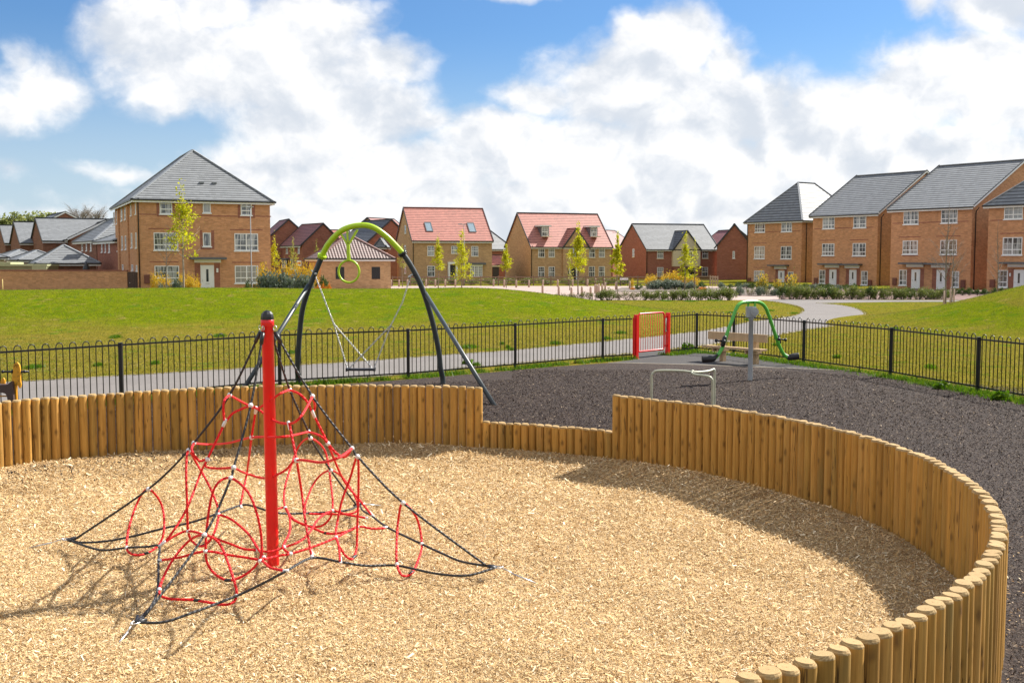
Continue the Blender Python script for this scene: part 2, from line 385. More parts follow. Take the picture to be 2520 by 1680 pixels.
M['fence'] = mat('black_fence_paint', rough=.35, spec=.5, fn=worn((.010,.010,.011), .3, 5))
M['steel'] = mat('galvanised_steel', rough=.38, metal=.85, fn=worn((.56,.56,.55), .12, 12))
M['greyp'] = mat('grey_painted_steel', rough=.4, spec=.5, fn=worn((.36,.38,.39), .08, 5))
M['bar'] = mat('cream_green_bar_paint', rough=.42, metal=.2, fn=worn((.40,.41,.31), .12, 10))
M['rubberblk'] = mat('black_rubber', rough=.5, fn=worn((.014,.014,.016), .3, 9))
def rope_fn(c, dark, pitch=.05, strands=3):
    def fn(t, b):
        x, y, z = t.sep(t.coord('UV'))
        ph = t.m('FRACT', t.m('ADD', t.m('MULTIPLY', x, float(strands)), t.m('DIVIDE', y, pitch)))
        h = t.m('SINE', t.m('MULTIPLY', ph, math.pi))
        fib = t.noise(t.comb(t.m('MULTIPLY', x, 30), t.m('MULTIPLY', y, 60)), 4, 3, .6)
        col = t.mix(t.smooth(h, .0, .55), dark, c); col = t.mix(.35, col, t.ramp(fib, [(.3, (.6,)*3), (.7, (1.25,)*3)]), 'MULTIPLY')
        t.put(b.inputs['Base Color'], col); t.put(b.inputs['Normal'], t.bump(h, .9, .006))
    return fn
M['rope_r'] = mat('red_rope', rough=.65, spec=.3, fn=rope_fn((.80,.016,.02), (.36,.005,.008)))
M['rope_k'] = mat('black_rope', rough=.6, spec=.35, fn=rope_fn((.045,.045,.047), (.008,.008,.008)))
M['clamp'] = mat('silver_clamp', rough=.45, spec=.5, fn=worn((.62,.62,.61), .08, 20))
M['ferrule'] = mat('aluminium_ferrule', rough=.4, metal=.3, fn=worn((.66,.65,.62), .12, 20))
def leaf_fn(cols, trans=.35, patchy=False):
    def fn(t, b):
        r = t.island(); n = len(cols); col = t.ramp(r, [(k/max(1, n-1), c) for k, c in enumerate(cols)])
        if patchy:
            o = t.coord('Object'); col = t.mix(.9, col, t.ramp(t.noise(o, 1.7, 5, .7), [(.3, (.58,.64,.6)), (.5, (1,1,1)), (.7, (1.42,1.30,1.5))]), 'MULTIPLY')
            col = t.mix(t.m('MULTIPLY', t.smooth(t.noise(o, .8, 5, .68), .53, .64), .6), col, (.25, .19, .085))
        t.put(b.inputs['Base Color'], col)
        tr = t.n.new('ShaderNodeBsdfTranslucent'); t.put(tr.inputs[0], col)
        mx = t.n.new('ShaderNodeMixShader'); mx.inputs[0].default_value = trans
        out = [x for x in t.n if x.type == 'OUTPUT_MATERIAL'][0]
        t.l.new(b.outputs[0], mx.inputs[1]); t.l.new(tr.outputs[0], mx.inputs[2]); t.l.new(mx.outputs[0], out.inputs[0])
    return fn
def leafmat(name, cols, trans=.35, patchy=False): return mat(name, rough=.55, spec=.3, fn=leaf_fn(cols, trans, patchy))
M['lf_lime'] = leafmat('lime_maple_leaves', [(.44,.46,.008), (.56,.54,.012), (.30,.36,.008), (.62,.54,.02)], .5)
M['lf_pale'] = leafmat('pale_spring_leaves', [(.34,.34,.06), (.42,.38,.07), (.25,.28,.05)], .45)
M['lf_green'] = leafmat('evergreen_leaves', [(.045,.085,.015), (.075,.125,.02), (.03,.06,.012), (.12,.15,.03)], .3)
M['lf_hedge'] = leafmat('hedge_leaves', [(.12,.16,.03), (.19,.22,.045), (.085,.12,.022), (.27,.26,.08)], .35)
M['lf_tan'] = leafmat('bronze_leaves', [(.17,.11,.075), (.12,.12,.05), (.22,.15,.10)], .3)
M['lf_grey'] = leafmat('grey_green_leaves', [(.10,.14,.085), (.16,.20,.14), (.07,.10,.05), (.24,.27,.25)], .3)
M['lf_yellow'] = leafmat('yellow_forsythia_flowers', [(.62,.40,.02), (.72,.46,.03), (.50,.34,.02), (.38,.34,.03)], .35)
M['lf_orange'] = leafmat('orange_leaves', [(.60,.28,.02), (.55,.12,.02), (.65,.36,.02)], .35)
M['lf_far'] = leafmat('far_tree_leaves', [(.22,.26,.075), (.30,.32,.10), (.16,.19,.06)], .4)
M['bark'] = mat('tree_bark', rough=.9, fn=worn((.20,.155,.11), .3, 9, .4))
M['bark_l'] = mat('pale_tree_bark', rough=.9, fn=worn((.30,.25,.20), .25, 9, .4))
M['twig'] = mat('bare_twigs', rough=.9, fn=worn((.19,.16,.13), .3, 4))

# ---------------------------------------------------------------- ground
def sstep(t): t = min(1.0, max(0.0, t)); return t*t*(3-2*t)
def segd(x, y, a, b):
    ax, ay = a; bx, by = b; dx, dy = bx-ax, by-ay
    t = max(0, min(1, ((x-ax)*dx + (y-ay)*dy)/(dx*dx+dy*dy))); return math.hypot(x-ax-t*dx, y-ay-t*dy)
def hgt(x, y):
    if math.hypot(x+2.35, y-10.4) < 6.75: return -.6
    d = segd(x, y, (-75, 46), (-3, 55.5)); h = 1.42*sstep(1 - d/15) + .04*math.sin(x*.35+1)*sstep(1 - d/12)
    d2 = math.hypot(x-30.6, y-45); h2 = 3.35*sstep(1 - d2/17.5)
    return max(h, 0) + max(h2, 0)
def ground():
    xs = list(np.arange(-62, 50.1, .5)); ys = list(np.arange(-6, 84.1, .5))
    for q in (60, 80, 120, 200, 400, 900, 2500): xs.append(float(q))
    for q in (70, 90, 130, 200, 400, 900, 2500): xs.insert(0, -float(q))
    for q in (90, 100, 115, 140, 180, 260, 500, 1200, 4000): ys.append(float(q))
    for q in (12, 30, 80, 300): ys.insert(0, -float(q))
    V = []; lush = []
    for y in ys:
        for x in xs:
            h = hgt(x, y) if -62 <= x <= 62 and y < 90 else (hgt(x, y) if y < 90 else 0)
            V.append((x, y, h - .004)); lush.append(max(0, min(1, h/.55) if x < 20 else min(1, h*.35)))
    nx = len(xs); F = [(j*nx+i, j*nx+i+1, (j+1)*nx+i+1, (j+1)*nx+i) for j in range(len(ys)-1) for i in range(nx-1)]
    me = bpy.data.meshes.new('grass_ground'); me.from_pydata(V, [], F)
    a = me.attributes.new('lush', 'FLOAT', 'POINT'); a.data.foreach_set('value', lush)
    me.polygons.foreach_set('use_smooth', [True]*len(F))
    def fn(t, b):
        o = t.coord('Object'); L = t.attr('lush'); x, y, z = t.sep(o)
        n1 = t.noise(o, .35, 5, .6); n2 = t.noise(o, 2.2, 5, .65); n3 = t.noise(o, 14, 4, .7); n4 = t.noise(o, 60, 3, .7)
        dry = t.ramp(n2, [(.3, (.125,.115,.016)), (.7, (.205,.165,.030))]); grn = t.ramp(n2, [(.3, (.072,.115,.004)), (.7, (.15,.175,.008))])
        strip = t.smooth(y, 52, 66)
        f = t.m('ADD', t.m('ADD', t.m('MULTIPLY', L, .9), t.m('MULTIPLY', t.m('SUBTRACT', n1, .5), 1.7)), t.m('MULTIPLY', strip, .35))
        f = t.smooth(t.m('ADD', f, t.m('MULTIPLY', t.m('SUBTRACT', n2, .5), .9)), .05, .95)
        c = t.mix(f, dry, grn)
        patch = t.smooth(t.noise(o, .9, 3, .5), .58, .68); c = t.mix(t.m('MULTIPLY', patch, .6), c, (.06, .13, .008)); bare_ = t.smooth(t.noise(o, 1.3, 4, .6), .60, .70); c = t.mix(t.m('MULTIPLY', bare_, .5), c, (.24, .17, .07))
        c = t.mix(.9, c, t.ramp(n3, [(.3, (.55,.57,.5)), (.7, (1.38,1.34,1.3))]), 'MULTIPLY')
        c = t.mix(.8, c, t.ramp(n4, [(.3, (.6,.62,.55)), (.7, (1.4,1.36,1.3))]), 'MULTIPLY')
        t.put(b.inputs['Base Color'], c); t.put(b.inputs['Normal'], t.bump(t.m('ADD', n3, t.m('MULTIPLY', n4, .6)), .8, .05))
    me.materials.append(mat('mown_grass', rough=1, spec=.0, fn=fn)); me.update()
    tag(link('grass_ground', me), kind='structure')
ground()
def sheet(name, pts, z, m_, hole=None):
    from mathutils.geometry import tessellate_polygon
    P3 = [Vector((p[0], p[1], z)) for p in pts]; lp = [P3]
    if hole: lp.append([Vector((p[0], p[1], z)) for p in hole]); P3 = P3 + lp[1]
    tri = tessellate_polygon(lp); me = bpy.data.meshes.new(name)
    F = []
    for t_ in tri:
        a, b_, c = (P3[k] for k in t_); F.append(t_ if (b_-a).cross(c-a).z > 0 else t_[::-1])
    me.from_pydata([tuple(p) for p in P3], [], F); me.materials.append(m_); me.update()
    return tag(link(name, me), kind='structure')
def gpts(L): return [G(u, v) for u, v in L]
def asphalt(c, sc=1.0):
    def fn(t, b):
        o = t.coord('Object'); a = t.noise(o, 90, 3, .7); g = t.noise(o, .5, 4, .6); s_ = t.noise(o, 9, 4, .6)
        col = t.ramp(a, [(.3, tuple(q*.72 for q in c)), (.7, tuple(q*1.28 for q in c))])
        col = t.mix(.5, col, t.ramp(g, [(.3, (.82,)*3), (.7, (1.12,)*3)]), 'MULTIPLY'); col = t.mix(.35, col, t.ramp(s_, [(.3, (.8,)*3), (.7, (1.2,)*3)]), 'MULTIPLY')
        t.put(b.inputs['Base Color'], col); t.put(b.inputs['Normal'], t.bump(a, .5, .006))
    return fn
M['path'] = mat('pale_path_asphalt', rough=.9, spec=.2, fn=asphalt((.165,.150,.140)))
M['pad'] = mat('dark_asphalt', rough=.9, spec=.2, fn=asphalt((.060,.056,.054)))
M['edging'] = mat('concrete_edging', rough=.9, fn=worn((.36,.31,.23), .15, 5))
M['paving'] = mat('pink_block_paving', rough=.9, spec=.2, fn=asphalt((.36,.275,.24)))
M['redpave'] = mat('red_block_paving', rough=.9, spec=.2, fn=asphalt((.17,.105,.09)))
M['soil'] = mat('bed_soil', rough=1, fn=worn((.13,.10,.08), .4, 3))
FAR_E = [(57,939),(736,899),(840,893),(1160,869),(1240,864),(1555,834),(1745,812),(1840,793),(1906,785),(1946,778),(1968,771),(1975,765),(1968,757),(1946,750),(1920,745),(1890,741),(1860,738.5)]
NEAR_E = [(300,972),(753,939),(1005,921),(1176,904),(1345,888),(1459,878),(1565,869),(1643,860),(1745,848),(1873,831),(1972,814),(2072,798),(2115,784),(2129,775),(2124,766),(2100,757),(2060,750),(2010,746)]
far_w = [tuple(G(-500, 972).xy)] + [tuple(p.xy) for p in catmull(gpts(FAR_E), 4)]
near_w = [tuple(G(-600, 1050).xy)] + [tuple(p.xy) for p in catmull(gpts(NEAR_E), 4)]
sheet('footpath', far_w + [tuple(G(u, v).xy) for u, v in ((1900,736.5),(2200,738.5),(2460,738.5),(2460,742.5),(2200,743))] + near_w[::-1], .006, M['path'])
def edging(pts, name='path_edging'):
    mb = MB()
    for a, b in zip(pts[:-1], pts[1:]):
        mb.bar((a[0], a[1], .004), (b[0], b[1], .004), .055, .03)
    tag(mb.build(name, M['edging']), kind='structure')
edging(far_w); edging(near_w)
PAD = [(1497,893.5),(1540,894),(1700,898),(1865,904),(2092,913),(1977,897.5),(1870,881),(1800,870),(1722,864),(1650,873),(1643,860),(1565,869),(1556,886)]
pad_w = [tuple(p.xy) for p in gpts(PAD)]
sheet('playground_pad', pad_w, .010, M['pad'])
edging(pad_w[:5], 'pad_edging'); edging(pad_w[4:9], 'pad_edging')
RUB = [(-200,1040),(300,999),(689,958),(902,942),(1086,928),(1340,905),(1497,893.5),(1700,898),(1865,904),(2092,913),(2190,929),(2332,955),(2457,984),(2560,1006)]
rub_w = [tuple(p.xy) for p in gpts(RUB)] + [(11.6,19),(12,10),(11,-4),(-16,-4),(-16,12)]
def rubfn(t, b):
    o = t.coord('Object'); v = t.n.new('ShaderNodeTexVoronoi'); v.inputs['Scale'].default_value = 55; t.l.new(t.v('ADD', o, t.v('SCALE', t.noise(o, 25, 3, .6, col=True), scale=.05)), v.inputs['Vector'])
    r = t.sep(v.outputs['Color'])[0]
    c = t.ramp(r, [(0, (.011,.006,.0045)), (.5, (.034,.020,.0145)), (.88, (.060,.039,.028)), (.96, (.06,.045,.035)), (1, (.20,.15,.10))])
    c = t.mix(.5, c, t.ramp(t.noise(o, .7, 4, .6), [(.3, (.8,)*3), (.7, (1.2,)*3)]), 'MULTIPLY')
    t.put(b.inputs['Base Color'], c); t.put(b.inputs['Normal'], t.bump(v.outputs['Distance'], .9, .02))
M['mulch'] = mat('dark_rubber_mulch', rough=.85, spec=.25, fn=rubfn)
sheet('rubber_surface', rub_w, .012, M['mulch'], [(-2.35+6.43*math.cos(-2*math.pi*k/120), 10.4+6.43*math.sin(-2*math.pi*k/120)) for k in range(120)])
sheet('paved_square', [tuple(p.xy) for p in gpts([(700,703),(1180,703.5),(1680,704),(2100,706),(2100,716),(1990,722),(1918,728),(1915,738.5),(1860,738.5),(1700,738),(1380,738),(1100,738),(700,738)])], .002, M['paving'])
sheet('brick_drive', [tuple(p.xy) for p in gpts([(1915,737),(2300,737.5),(2460,738),(2700,741),(2700,714),(2300,711),(1930,713)])], .003, M['redpave'])
sheet('planting_bed', [tuple(p.xy) for p in gpts([(1500,718),(1530,708),(1745,708),(1850,712),(1935,716),(1980,724),(1900,729),(1800,727),(1745,719),(1620,719.5)])], .030, M['soil'])

# ---------------------------------------------------------------- round log enclosure
CX, CY, RR = -2.35, 10.40, 6.43
HOL = [(CX+rnd.uniform(-5.5, 5.5), CY+rnd.uniform(-5.5, 5.5), rnd.uniform(-.035, .03), rnd.uniform(.04, .25)) for _ in range(46)]
def bz(x, y):                       # chip surface height
    return -.02 - .14*sstep((RR-math.hypot(x-CX, y-CY))/1.3) + .022*math.sin(x*1.3+.6)*math.sin(y*1.1) + .012*math.sin(x*3.1+y*2.3) + sum(h_*math.exp(-((x-px_)**2+(y-py_)**2)/s_) for px_, py_, h_, s_ in HOL)
def bark_disc():
    mb = MB(); n = 96; rings = 44; idx = []
    mb.v.append((CX, CY, bz(CX, CY)+.05))
    for k in range(1, rings+1):
        r = RR*k/rings
        for j in range(n):
            a = 2*math.pi*j/n; x, y = CX+r*math.cos(a), CY+r*math.sin(a); mb.v.append((x, y, bz(x, y)+.055))
    for j in range(n): mb.face([0, 1+j, 1+(j+1) % n], None, 0, True)
    for k in range(1, rings):
        for j in range(n): a = 1+(k-1)*n; b = 1+k*n; mb.face([a+j, b+j, b+(j+1) % n, a+(j+1) % n], None, 0, True)
    def fn(t, b):
        o = t.coord('Object'); w = t.v('ADD', o, t.v('SCALE', t.noise(o, 12, 3, .6, col=True), scale=.12))
        v = t.n.new('ShaderNodeTexVoronoi'); v.inputs['Scale'].default_value = 60; t.l.new(w, v.inputs['Vector'])
        c = t.ramp(t.sep(v.outputs['Color'])[0], [(0, (.30,.18,.08)), (.4, (.46,.30,.14)), (1, (.66,.49,.28))])
        t.put(b.inputs['Base Color'], c); t.put(b.inputs['Normal'], t.bump(v.outputs['Distance'], 1, .02))
    o = mb.build('woodchip_surface', mat('woodchip_bed', rough=.95, spec=.1, fn=fn)); tag(o, kind='structure')
bark_disc()
def chips(name, n, region, sizes, zf, mats, seed, lab, pw=1.0, ymax=18.0, tilt=.5, zoff=.006, wr=(.16, .42)):
    """loose chips as small bent slivers; denser towards the viewer's end of the area"""
    g = np.random.default_rng(seed); out = []; tot = 0
    pos = []
    while tot < n:
        k = n
        x, y = region(g, k)
        pos.append(np.stack([x, y], 1)); tot += len(x)
    pos = np.concatenate(pos)[:n]; n = len(pos)
    L = g.uniform(sizes[0], sizes[1], n)*g.uniform(.6, 1, n); W = L*g.uniform(wr[0], wr[1], n)
    far = np.clip(pos[:, 1]/9.0, 1, 2.2); L *= far**.6; W *= far**.6
    th = g.uniform(0, 2*np.pi, n); pt = g.normal(0, tilt, n); rl = g.normal(0, tilt, n)
    d = np.stack([np.cos(th)*np.cos(pt), np.sin(th)*np.cos(pt), np.sin(pt)], 1)
    s0 = np.stack([-np.sin(th), np.cos(th), np.zeros(n)], 1); u0 = np.cross(d, s0)
    s = s0*np.cos(rl)[:, None] + u0*np.sin(rl)[:, None]
    z = zf(pos[:, 0], pos[:, 1]) + g.uniform(0, zoff*2, n) + np.abs(np.sin(pt))*L*.45
    c = np.stack([pos[:, 0], pos[:, 1], z], 1)
    a, b = d*L[:, None]/2, s*W[:, None]/2; tp = g.uniform(.3, 1, n)[:, None]
    V = np.stack([c-a-b*tp, c+a-b, c+a*g.uniform(.7, 1, n)[:, None]+b*tp, c-a+b], 1)
    o = quads_mesh(name, V, mats); tag(o, lab, None, None, 'stuff'); return o
def chipmat(name, stops, rough=.8):
    def fn(t, b):
        col = t.ramp(t.island(), stops, 'LINEAR'); big = t.noise(t.coord('Object'), 1.1, 5, .65)
        t.put(b.inputs['Base Color'], t.mix(.75, col, t.ramp(big, [(.28, (.74,.69,.62)), (.5, (1,1,1)), (.72, (1.1,1.1,1.1))]), 'MULTIPLY'))
    return mat(name, rough=rough, spec=.12, fn=fn)
bzv = lambda x, y: np.vectorize(bz)(x, y)+.058
def reg_disc(g, k):
    r = (RR-.07)*np.sqrt(g.random(k)); a = g.random(k)*2*np.pi; x, y = CX+r*np.cos(a), CY+r*np.sin(a)
    keep = g.random(k) < np.clip(6.5/np.maximum(y, 1), .33, 1); keep &= np.abs(x) < (y*.50+.6); keep &= y > 4.2
    return x[keep], y[keep]
M['chip'] = chipmat('pale_wood_chips', [(0, (.15,.08,.03)), (.13, (.44,.28,.12)), (.38, (.60,.405,.185)), (.74, (.74,.54,.29)), (1, (.86,.76,.54))])
chips('wood_chips', 640000, reg_disc, (.009, .034), bzv, M['chip'], 3, 'pale wood chips covering the floor of the round log enclosure', wr=(.10, .32), zoff=.008, tilt=.42)
chips('wood_flakes', 34000, reg_disc, (.030, .070), lambda x, y: bzv(x, y)+.008, M['chip'], 8, 'larger pale wood flakes lying among the fine chips', wr=(.10, .30), zoff=.006, tilt=.35)
M['rub'] = chipmat('rubber_shreds', [(0, (.011,.006,.0045)), (.5, (.036,.0215,.0155)), (.86, (.076,.050,.036)), (.94, (.13,.092,.060)), (1, (.42,.32,.22))], .7)
def reg_rub(g, k):
    x = g.uniform(-9, 11.5, k); y = g.uniform(4, 29, k)
    keep = (np.hypot(x-CX, y-CY) > RR+.09) & (np.abs(x) < y*.48+.5) & (g.random(k) < np.clip((9/y)**1.2, .12, 1)) & (y < 28.3-.85*np.maximum(0, x-7)*1.0 - .02*x) & ((x > 0) | (y < 24+.35*x+2))
    return x[keep], y[keep]
chips('rubber_shreds', 300000, reg_rub, (.009, .032), lambda x, y: 0*x+.013, M['rub'], 5, 'dark shredded rubber with pale flecks around the enclosure', tilt=.4)
def dark_chips():                    # a scatter of dark bark among the chips by the left wall
    g = np.random.default_rng(9)
    def reg(g, k):
        a = g.uniform(R(108), R(150), k); r = RR - .25 - np.abs(g.normal(0, .45, k)); x, y = CX+r*np.cos(a), CY+r*np.sin(a); return x, y
    chips('dark_bark_bits', 1000, reg, (.02, .05), bzv, mat('dark_bark', rough=.9, fn=worn((.035,.028,.025), .3)), 11, 'dark bits of bark scattered on the chips by the logs', zoff=.012)
dark_chips()
def spilt():
    def reg(g, k):
        a = g.uniform(-1.2, 1.9, k); r = RR+.10+np.abs(g.normal(0, .55, k)); return CX+r*np.cos(a), CY+r*np.sin(a)
    chips('spilt_chips', 1500, reg, (.012, .035), lambda x, y: 0*x+.022, M['chip'], 21, 'pale wood chips spilt over the log wall onto the dark rubber', tilt=.3)
spilt()

LOGR = .0618; STEPW = .1292
def log_mesh(k, h):
    mb = MB(); n = 16; r0 = LOGR*rnd.uniform(.95, 1.01); rows = []
    prof = [(r0, -.35), (r0*1.0, .0), (r0*rnd.uniform(.98, 1.01), h*.5), (r0*.99, h-.022), (r0*.965, h-.014), (r0*.80, h)]
    for (r, z) in prof:
        row = []
        for j in range(n):
            a = 2*math.pi*j/n; q = r*(1 + .018*math.sin(3*a+k) + .012*math.sin(5*a+2*k)); row.append(len(mb.v)); mb.v.append((q*math.cos(a), q*math.sin(a), z + (.004*math.sin(a+k) if z > h-.03 else 0)))
        rows.append(row)
    for i in range(len(rows)-1):
        for j in range(n): mb.face([rows[i][j], rows[i][(j+1) % n], rows[i+1][(j+1) % n], rows[i+1][j]], None, 1 if i >= 3 else 0, i < 3)
    mb.face(rows[-1], None, 1)
    o = mb.build('log', [M['log'], M['endgrain']]); me = o.data; bpy.data.objects.remove(o); return me
tall = [log_mesh(k, .955) for k in range(5)]; low = [log_mesh(k, .43) for k in range(3)]
def ang(u, v, z=.955): p = G(u, v, z); return math.atan2(p.y-CY, p.x-CX)
a_gapL, a_gapR = ang(1188, 951), ang(1510, 970)
step = STEPW/RR
def logs(root, a0, a1, meshes):
    n = max(1, int(round((a1-a0)/step))); pos = []
    for i in range(n+1 if False else n):
        a = a0 + (i+.5)*(a1-a0)/n; pos.append(a)
    return pos
def palisade(label, a0, a1, meshes, group='sections of the round log wall'):
    am = (a0+a1)/2; root = thing('log_palisade', label, 'log wall', (CX+RR*math.cos(am), CY+RR*math.sin(am), 0), 0, group)
    ps = logs(root, a0, a1, meshes)
    vis, rest = [], []
    for a in ps:
        x, y = CX+RR*math.cos(a), CY+RR*math.sin(a); (vis if len(vis) < 100 and (y > 3.9 and abs(x) < y*.52+.5) else rest).append(a)
    def put(a):
        r = RR + rnd.uniform(-.006, .006)
        M4 = Matrix.Translation((CX+r*math.cos(a), CY+r*math.sin(a), rnd.uniform(-.012, .006))) @ Matrix.Rotation(rnd.uniform(0, 6.28), 4, 'Z')
        return M4 @ Matrix.Rotation(rnd.uniform(-.006, .006), 4, 'X')
    for a in vis:
        o = link('log', rnd.choice(meshes), root); o.matrix_basis = Matrix.Translation(-root.location) @ put(a)
    if rest:                                                        # continuation outside the picture
        bm = bmesh.new()
        for a in rest:
            k0 = len(bm.verts); bm.from_mesh(rnd.choice(meshes)); bm.verts.ensure_lookup_table(); bmesh.ops.transform(bm, matrix=Matrix.Translation(-root.location) @ put(a), verts=bm.verts[k0:])
        me = bpy.data.meshes.new('log_row'); bm.to_mesh(me); bm.free(); me.materials.append(M['log']); me.materials.append(M['endgrain'])
        tag(link('log_row', me, root), kind='stuff')
    return root
palisade('long curved wall of tall upright pine logs behind the red climbing net', a_gapL, R(158), tall)
palisade('low step of short upright pine logs closing the gap between the tall walls', a_gapR, a_gapL, low)
palisade('tall pine log wall sweeping round to the foreground, right of the low step', R(-88), a_gapR, tall)

# ---------------------------------------------------------------- bow-top fence and gate
fp = [(300,990),(689,950),(1005,931),(1268,908),(1483,888)]
left_posts = [G(u, v) for u, v in fp]; d0 = (left_posts[1]-left_posts[0])
left_posts = [left_posts[0]-d0*2.0, left_posts[0]-d0] + left_posts
gl, gr = G(1565, 883), G(1643, 874)
right_posts = [G(u, v) for u, v in [(1714,866),(1805,873),(1977,896),(2191,927),(2405,966)]]
d1 = (right_posts[-1]-right_posts[-2]).normalized(); right_posts += [right_posts[-1]+d1*3.45, right_posts[-1]+d1*6.9+Vector((-.3,0,0))]
def fence(label, posts, ends=(None, None)):
    root = thing('bow_top_fence', label, 'fence', tuple(posts[len(posts)//2]), 0, 'bow-top playground fence'); org = root.location.copy()
    pts = ([ends[0]] if ends[0] is not None else []) + list(posts) + ([ends[1]] if ends[1] is not None else [])
    for p in posts:
        q = p-org; mb = MB(); mb.box(-.036, -.036, -.1, .036, .036, 1.2); mb.box(-.041, -.041, 1.2, .041, .041, 1.212)
        for z in (.15, 1.14): mb.tube([(0, -.05, z), (0, .05, z)], .012, 6); mb.tube([(-.05, 0, z), (.05, 0, z)], .012, 6)
        o = mb.build('fence_post', M['fence'], root, q)
    for a, b in zip(pts[:-1], pts[1:]):
        mb = MB(); L = (b-a).length; d = (b-a).normalized(); qa = Vector((0, 0, 0))
        def at(s_, z): return d*s_ + Vector((0, 0, z))
        mb.bar(at(.03, .13), at(L-.03, .13), .012, .036); mb.bar(at(.03, 1.165), at(L-.03, 1.165), .014, .036)
        k = max(2, int(round((L-.1)/.265))); pitch = (L-.1)/k
        for i in range(k):
            c = .05 + (i+.5)*pitch; w = pitch*.25
            arc = [at(c-w, .11)] + [at(c-w*math.cos(t_), 1.205+w*1.05*math.sin(t_)) for t_ in [math.pi*j/8 for j in range(9)]] + [at(c+w, .11)]
            mb.tube(arc, .0105, 6)
        for f in (.33, .67): mb.bar(at(L*f, -.05), at(L*f, .13), .02, .02, (0, 1, 0)); mb.bar(at(L*f, .115), at(L*f+.06, .115), .02, .012)
        mb.build('fence_panel', M['fence'], root, a-org)
    return root
fence('black bow-top fence running from the yellow springer to the red gate', left_posts, (None, gl+(left_posts[-1]-gl).normalized()*.12))
fence('black bow-top fence passing behind the bench and curving towards the grass mound', right_posts, (gr+(right_posts[0]-gr).normalized()*.08, None))
def gate():
    root = thing('red_gate', 'small red metal pedestrian gate standing between its two red posts', 'gate', tuple(gl)); d = (gr-gl); L = d.length; root.rotation_euler.z = math.atan2(d.y, d.x)
    for x in (0, L):
        mb = MB(); mb.box(x-.055, -.055, 0, x+.055, .055, 1.27); mb.box(x-.05, -.05, 1.27, x+.05, .05, 1.285); mb.box(x-.09, -.09, 0, x+.09, .09, .012); mb.build('gate_post', M['red'], root)
    x0, x1 = .11, L-.20; z0, z1 = .20, 1.30
    mb = MB(); fr = []
    for cx_, cz_, a0_, rr_ in ((x1-.12, z1-.12, 0, .12), (x0+.08, z1-.08, 90, .08), (x0+.04, z0+.04, 180, .04), (x1-.06, z0+.06, 270, .06)):
        fr += [Vector((cx_+rr_*math.cos(R(a0_+q)), 0, cz_+rr_*math.sin(R(a0_+q)))) for q in (0, 22, 45, 67, 90)]
    mb.tube(fr, .027, 8, closed=True); mb.build('gate_frame', M['red'], root)
    n = 10; mb = MB()
    for k in range(1, n+1): x = x0+(x1-x0)*k/(n+1); mb.tube([(x, 0, z0), (x, 0, z1)], .0085, 6)
    mb.build('gate_bars', M['red'], root)
    mb = MB(); mb.box(-.13, -.03, .02+.1, -.075, .03, 1.2); mb.build('side_upright', M['red'], root)
    for z in (.30, 1.16):
        mb = MB(); mb.box(x1+.02, -.02, z-.02, L-.05, .02, z+.02); mb.build('hinge', M['red'], root)
    mb = MB(); mb.tube([(x1+.10, 0, .75), (x1+.10, 0, 1.18)], .016, 8); mb.box(x1+.03, -.02, .72, x1+.14, .02, .76); mb.build('closer', M['steel'], root)
    mb = MB(); mb.box(.05, -.03, 1.10, .085, .03, 1.20); mb.box(.05, -.03, .24, .085, .03, .34); mb.build('latch', M['black'], root)
gate()

